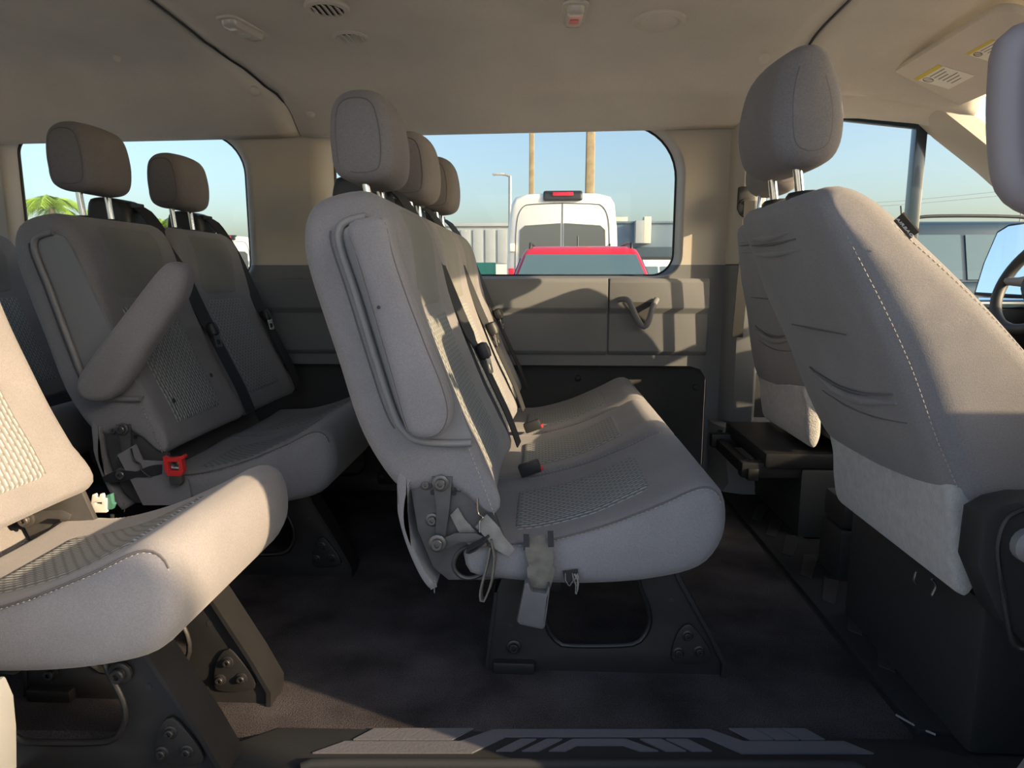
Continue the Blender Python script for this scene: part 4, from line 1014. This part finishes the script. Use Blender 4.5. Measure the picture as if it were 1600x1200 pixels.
def car(px, py, Y, rz, paint, label, cat='car', sx=1.0, name='parked_car'):
    p = P(px, py, Y=Y); t = thing(name, (p.x, Y, GZ), label, cat); t.rotation_euler = (0, 0, rz); t.scale = (sx, 1, 1); suv(t, paint); return t
car(906, 430, 8.7, -math.pi / 2 - .03, 'body_red', 'red sport utility car facing the van in front of the white van')
def van(px, Y, rz, label):
    p = P(px, 430, Y=Y); t = thing('cargo_van', (p.x, Y, GZ), label, 'van', None); t.rotation_euler = (0, 0, rz)
    def sec(x, s, zt=2.80):
        o = [(-.97, .35), (-.99, .9), (-.985, 1.5), (-.955, 2.2), (-.90, 2.62), (-.83, 2.73), (-.62, 2.785), (0, 2.81), (.62, 2.785), (.83, 2.73), (.90, 2.62), (.955, 2.2), (.985, 1.5), (.99, .9), (.97, .35)]
        return [(x, a * s, .35 + (b - .35) * (zt - .35) / 2.45) for a, b in o]
    loft('body', [sec(0, .955, 2.74), sec(.03, .985, 2.78), sec(.10, 1.0), sec(4.0, 1.0), sec(4.6, .98, 2.55), sec(5.2, .96, 1.6), sec(5.9, .9, 1.1)], 'body_white', t, sharp=50)
    for s in (-1, 1):
        quad('rear_window', [(-.012, s * .03, 1.42), (-.012, s * .74, 1.42), (-.012, s * .765, 1.60), (-.012, s * .745, 2.16), (-.012, s * .66, 2.24), (-.012, s * .03, 2.28)], 'car_glass_dark', t, (1, 0, 0), .02)
        tube('door_seam', crom([(-.004, s * .82, .5), (-.004, s * .83, 1.6), (-.004, s * .80, 2.3), (-.004, s * .70, 2.55), (-.004, s * .55, 2.60), (-.004, 0, 2.62)], 40, False), .007, 'car_trim', t, 5)
        for z in (1.0, 1.86): bbox('door_hinge', (-.05, s * .88 - .045, z - .07), (.06, s * .88 + .045, z + .07), .012, 'body_white', t)
        bbox('tail_lamp', (-.03, s * .90 - .05, .95), (.05, s * .90 + .05, 1.5), .015, 'lamp_red', t)
        for x in (.95, 4.7): lathe('wheel', [(.35, -.1), (.35, .09), (.31, .1), (.05, .09)], (x, s * .88, .35), (0, s, 0), 'tyre', t, 20)
        quad('side_window', [(4.0, s * .99, 1.35), (4.0, s * .965, 2.0), (4.5, s * .965, 2.0), (4.9, s * .985, 1.35)], 'car_glass', t, (0, s, 0))
    tube('door_gap', [(-.006, 0, .5), (-.006, 0, 2.62)], .006, 'car_trim', t, 5)
    o = slab('brake_lamp', [(-.04, 2.66), (-.05, 2.72), (-.02, 2.80), (.08, 2.84), (.14, 2.80), (.1, 2.68)], -.34, .34, .05, 'car_trim', t, n=24, ny=4)
    bbox('lamp_lens', (-.07, -.18, 2.735), (0.02, .18, 2.80), .012, 'lamp_red', o)
    bbox('bumper', (-.12, -.95, .35), (.1, .95, .62), .04, 'car_trim', t); return t
van(878, 12.2, math.pi / 2 - .02, 'white high-roof cargo van seen from behind above the red car')
van(358, 25.0, math.pi / 2, 'distant white van with a red brake lamp beyond the two-seat bench')
cb = car(1538, 430, 10.0, 0.0, 'body_blue', 'dark blue sport utility car beyond the driver window', sx=.80); cb.scale.z = 1.2
car(640, 430, 10.5, math.pi / 2, 'body_white', 'white car roof left of the red car')
car(1040, 430, 30.0, .2, 'body_grey', 'pale grey car parked before the low warehouse')
car(1060, 430, 17.0, .1, 'body_white', 'small white car right of the red car', sx=.7)
car(1640, 430, 15.0, .0, 'body_white', 'white car parked behind the dark blue car', sx=.9)
p = P(757, 430, Y=13.2); gp = thing('green_panel', (p.x, 13.2, GZ), 'green sign panel propped between the parked cars', 'sign panel')
bbox('panel', (-.22, -.03, .9), (.22, .03, 1.62), .01, 'green_paint', gp); bbox('panel_brace', (-.24, -.05, 1.2), (.24, -.03, 1.28), 0, 'body_white', gp, rot=Matrix.Rotation(.6, 3, 'Y'))
for s in (-.2, .2): bbox('panel_leg', (s - .02, -.02, 0), (s + .02, .02, .92), 0, 'steel_grey', gp)
shade_van = van(800, 12.2, -math.pi / 2, 'unseen white high-roof van added outside the sliding door to block sun')
shade_van.location = (3.2, -1.1, GZ)  # added out of view, keeps the sun off the seats' near sides
# poles
def pole(px, Y, w, hgt, label):
    p = P(px, 430, Y=Y); t = thing('utility_pole', (p.x, Y, GZ), label, 'pole')
    rings = []
    for z, k in ((0, 1.25), (hgt * .5, 1.05), (hgt, .9)): rings.append([(a, b, z) for a, b in rrect(-w / 2 * k, -w / 2 * k, w / 2 * k, w / 2 * k, w * .12, 3)])
    loft('pole_shaft', rings, 'wood_pole', t); bbox('pole_cap', (-w * .45, -w * .45, hgt), (w * .45, w * .45, hgt + .03), .01, 'steel_grey', t)
pole(830, 26.0, .17, 14, 'slim wooden pole rising behind the white cargo van'); pole(919, 24.0, .27, 14, 'thick wooden pole rising behind the white cargo van')
p = P(797, 430, Y=30.); lp = thing('street_lamp', (p.x, 30, GZ), 'grey street lamp left of the white cargo van', 'street lamp'); top = P(797, 275, Y=30.).z - GZ
tube('lamp_post', [(0, 0, 0), (0, 0, top)], [.10, .07], 'steel_grey', lp, 10); tube('lamp_arm', [(0, 0, top - .02), (-.2, 0, top + .06), (-.30, 0, top + .06)], .05, 'steel_grey', lp, 8)
bbox('lamp_head', (-.75, -.12, top + .03), (-.25, .12, top + .12), .03, 'body_grey', lp)
# buildings
def building(name, px0, px1, py, Y, depth, m, label):
    a, b = P(px0, py, Y=Y), P(px1, py, Y=Y); t = thing(name, ((a.x + b.x) / 2, Y, GZ), label, 'building'); w = (b.x - a.x) / 2; hgt = a.z - GZ
    bbox('wall', (-w, 0, 0), (w, depth, hgt), .02, m, t); return t, w, hgt
t, w, h = building('warehouse', 640, 812, 354, 60., 20, 'build_grey', 'grey flat-roofed warehouse left of the white cargo van')
for k in range(9): bbox('facade_panel', (-w + .2 + k * (2 * w / 9), -.08, 2.4), (-w + (k + 1) * (2 * w / 9) - .05, 0, h - .3), .02, 'build_grey', t)
bbox('base_wall', (-w, -.15, 0), (w, 0, 2.3), .02, 'build_cream', t); bbox('parapet', (-w - .1, -.2, h), (w + .1, .3, h + .25), .02, 'build_grey', t)
t, w, h = building('warehouse', 955, 1330, 349, 70., 25, 'build_blue', 'low blue-grey warehouse with a dark band right of the white cargo van')
bbox('dark_band', (-w, -.3, h * .40), (w, 0, h * .64), .02, 'build_dark', t); bbox('base_wall', (-w, -.4, 0), (w, 0, h * .40), .02, 'build_cream', t); bbox('parapet', (-w - .1, -.2, h), (w + .1, .3, h + .2), .02, 'build_blue', t)
xq = P(1006, 349, Y=69.).x - t.location.x
bbox('roof_unit', (xq - .8, -1.2, h - 2.0), (xq + .0, .0, h + .2), .03, 'build_grey', t); bbox('roof_unit', (xq, -1.2, h - 2.0), (xq + .7, .0, h + .55), .03, 'build_cream', t)  # grey left, cream right: the blocks' shade and sunlight put into the colours
t2, w2, h2 = building('tower_block', 955, 981, 339, 100., 6, 'build_cream', 'small cream rooftop block beside the white cargo van')
for i in range(3): bbox('opening', (-w2 * .6 + i * w2 * .5, -.05, h2 - 1.4), (-w2 * .6 + i * w2 * .5 + .3, .0, h2 - 1.0), 0, 'build_dark', t2)
# palms
def palm(px, py, Y, r, label, seed):
    p = P(px, py, Y=Y); e = random.Random(seed); t = thing('palm_tree', (p.x, Y, GZ), label, 'palm tree'); top = p.z - GZ
    tube('trunk', [(0, 0, 0), (.08, 0, top * .5), (0, 0, top)], [.26, .18, .14], 'trunk', t, 10)
    for k in range(17):
        az = k * 2.399; el = e.uniform(-.15, 1.25); L = r * e.uniform(.8, 1.1); d = Vector((math.cos(az), math.sin(az), 0)); V = []; Fc = []; pts = []
        for i in range(10):
            s = i / 9; pts.append(d * (L * s * math.cos(el * (1 - s * .5))) + Vector((0, 0, top + L * (math.sin(el) * s - .95 * s * s))))
        tube_geo(pts, [.035 * (1 - i / 11) for i in range(10)], 4, V, Fc)
        sd = d.cross(Vector((0, 0, 1)))
        for i in range(1, 34):
            s = i / 34 * 9; j = min(int(s), 8); q = pts[j].lerp(pts[j + 1], s - j); ll = L * .32 * math.sin(math.pi * (.12 + .80 * i / 34)) + .05; tg_ = (pts[j + 1] - pts[j]).normalized()
            for sg in (-1, 1):
                tip = q + (sd * sg * .75 + tg_ * .55 + Vector((0, 0, -.35 - e.uniform(0, .25)))) * ll; b0 = len(V); wv = tg_ * .022
                V += [q - wv, q + wv, q.lerp(tip, .5) + wv * .8 + Vector((0, 0, .03)), tip, q.lerp(tip, .5) - wv * .8 + Vector((0, 0, .03))]; Fc.append((b0, b0 + 1, b0 + 2, b0 + 3, b0 + 4))
        mesh_obj('frond', V, Fc, 'frond', t)
palm(80, 322, 34., 2.3, 'palm tree seen under the near headrest of the two-seat bench', 1)
palm(255, 352, 42., 2.2, 'palm tree seen under the window-side headrest of the two-seat bench', 2)
# power lines and lattice mast far right
ms = thing('lattice_mast', (P(1592, 430, Y=80.).x, 80, GZ), 'steel lattice mast carrying power lines beyond the driver window', 'mast'); h = 12.5
for sx_ in (-.7, .7):
    tube('mast_leg', [(sx_, 0, 0), (sx_ * .7, 0, h)], .07, 'steel_grey', ms, 6)
for k in range(7):
    z = 2 + k * 1.5; s = .68 * (1 - .3 * z / h) / .7 * .7; tube('mast_brace', [(-s, 0, z), (s * .9, 0, z + 1.5)], .05, 'steel_grey', ms, 5); tube('mast_brace', [(s, 0, z), (-s * .9, 0, z + 1.5)], .05, 'steel_grey', ms, 5)
for i, (y0, y1) in enumerate(((322, 296), (327, 303))):
    a, b = P(1300, y0, Y=85.), P(1592, y1, Y=80.); a.x -= 6; m_ = a.lerp(b, .5); m_.z -= .35
    tube('power_line', [Vector(v) - ms.location for v in crom([tuple(a), tuple(m_), tuple(b)], 16, False)], .028, 'steel_grey', ms, 5)
# door mirror of the van outside the driver window
mr = thing('door_mirror', P(1580, 408, Y=2.86), 'large black-framed door mirror outside the driver window', 'mirror')
lp_ = [(a - mr.location.x, b - mr.location.z) for a, b in XZ([(1530, 458), (1540, 410), (1556, 362), (1572, 352), (1640, 345), (1650, 355), (1645, 462)], 2.86)]
plate('mirror_housing', grow(lp_, .012, .012, .012, .012), [], .004, .09, 'cab_dark', mr, bev=.008); plate('mirror_glass', lp_, [], -.002, .006, 'mirror_glass', mr)
plate('lower_mirror', [(a - mr.location.x, b - mr.location.z) for a, b in XZ([(1534, 466), (1645, 466), (1640, 488), (1540, 488)], 2.86)], [], 0, .05, 'mirror_glass', mr, bev=.003)
for ob in mr.children:
    ob.data.transform(Matrix.Rotation(math.radians(-62), 4, 'Z') @ Matrix.Rotation(math.radians(-9), 4, 'X'))
tube('mirror_arm', [(.05, .02, -.1), (.02, -.15, -.16), (0, -.28, -.2)], .025, 'cab_dark', mr, 8)
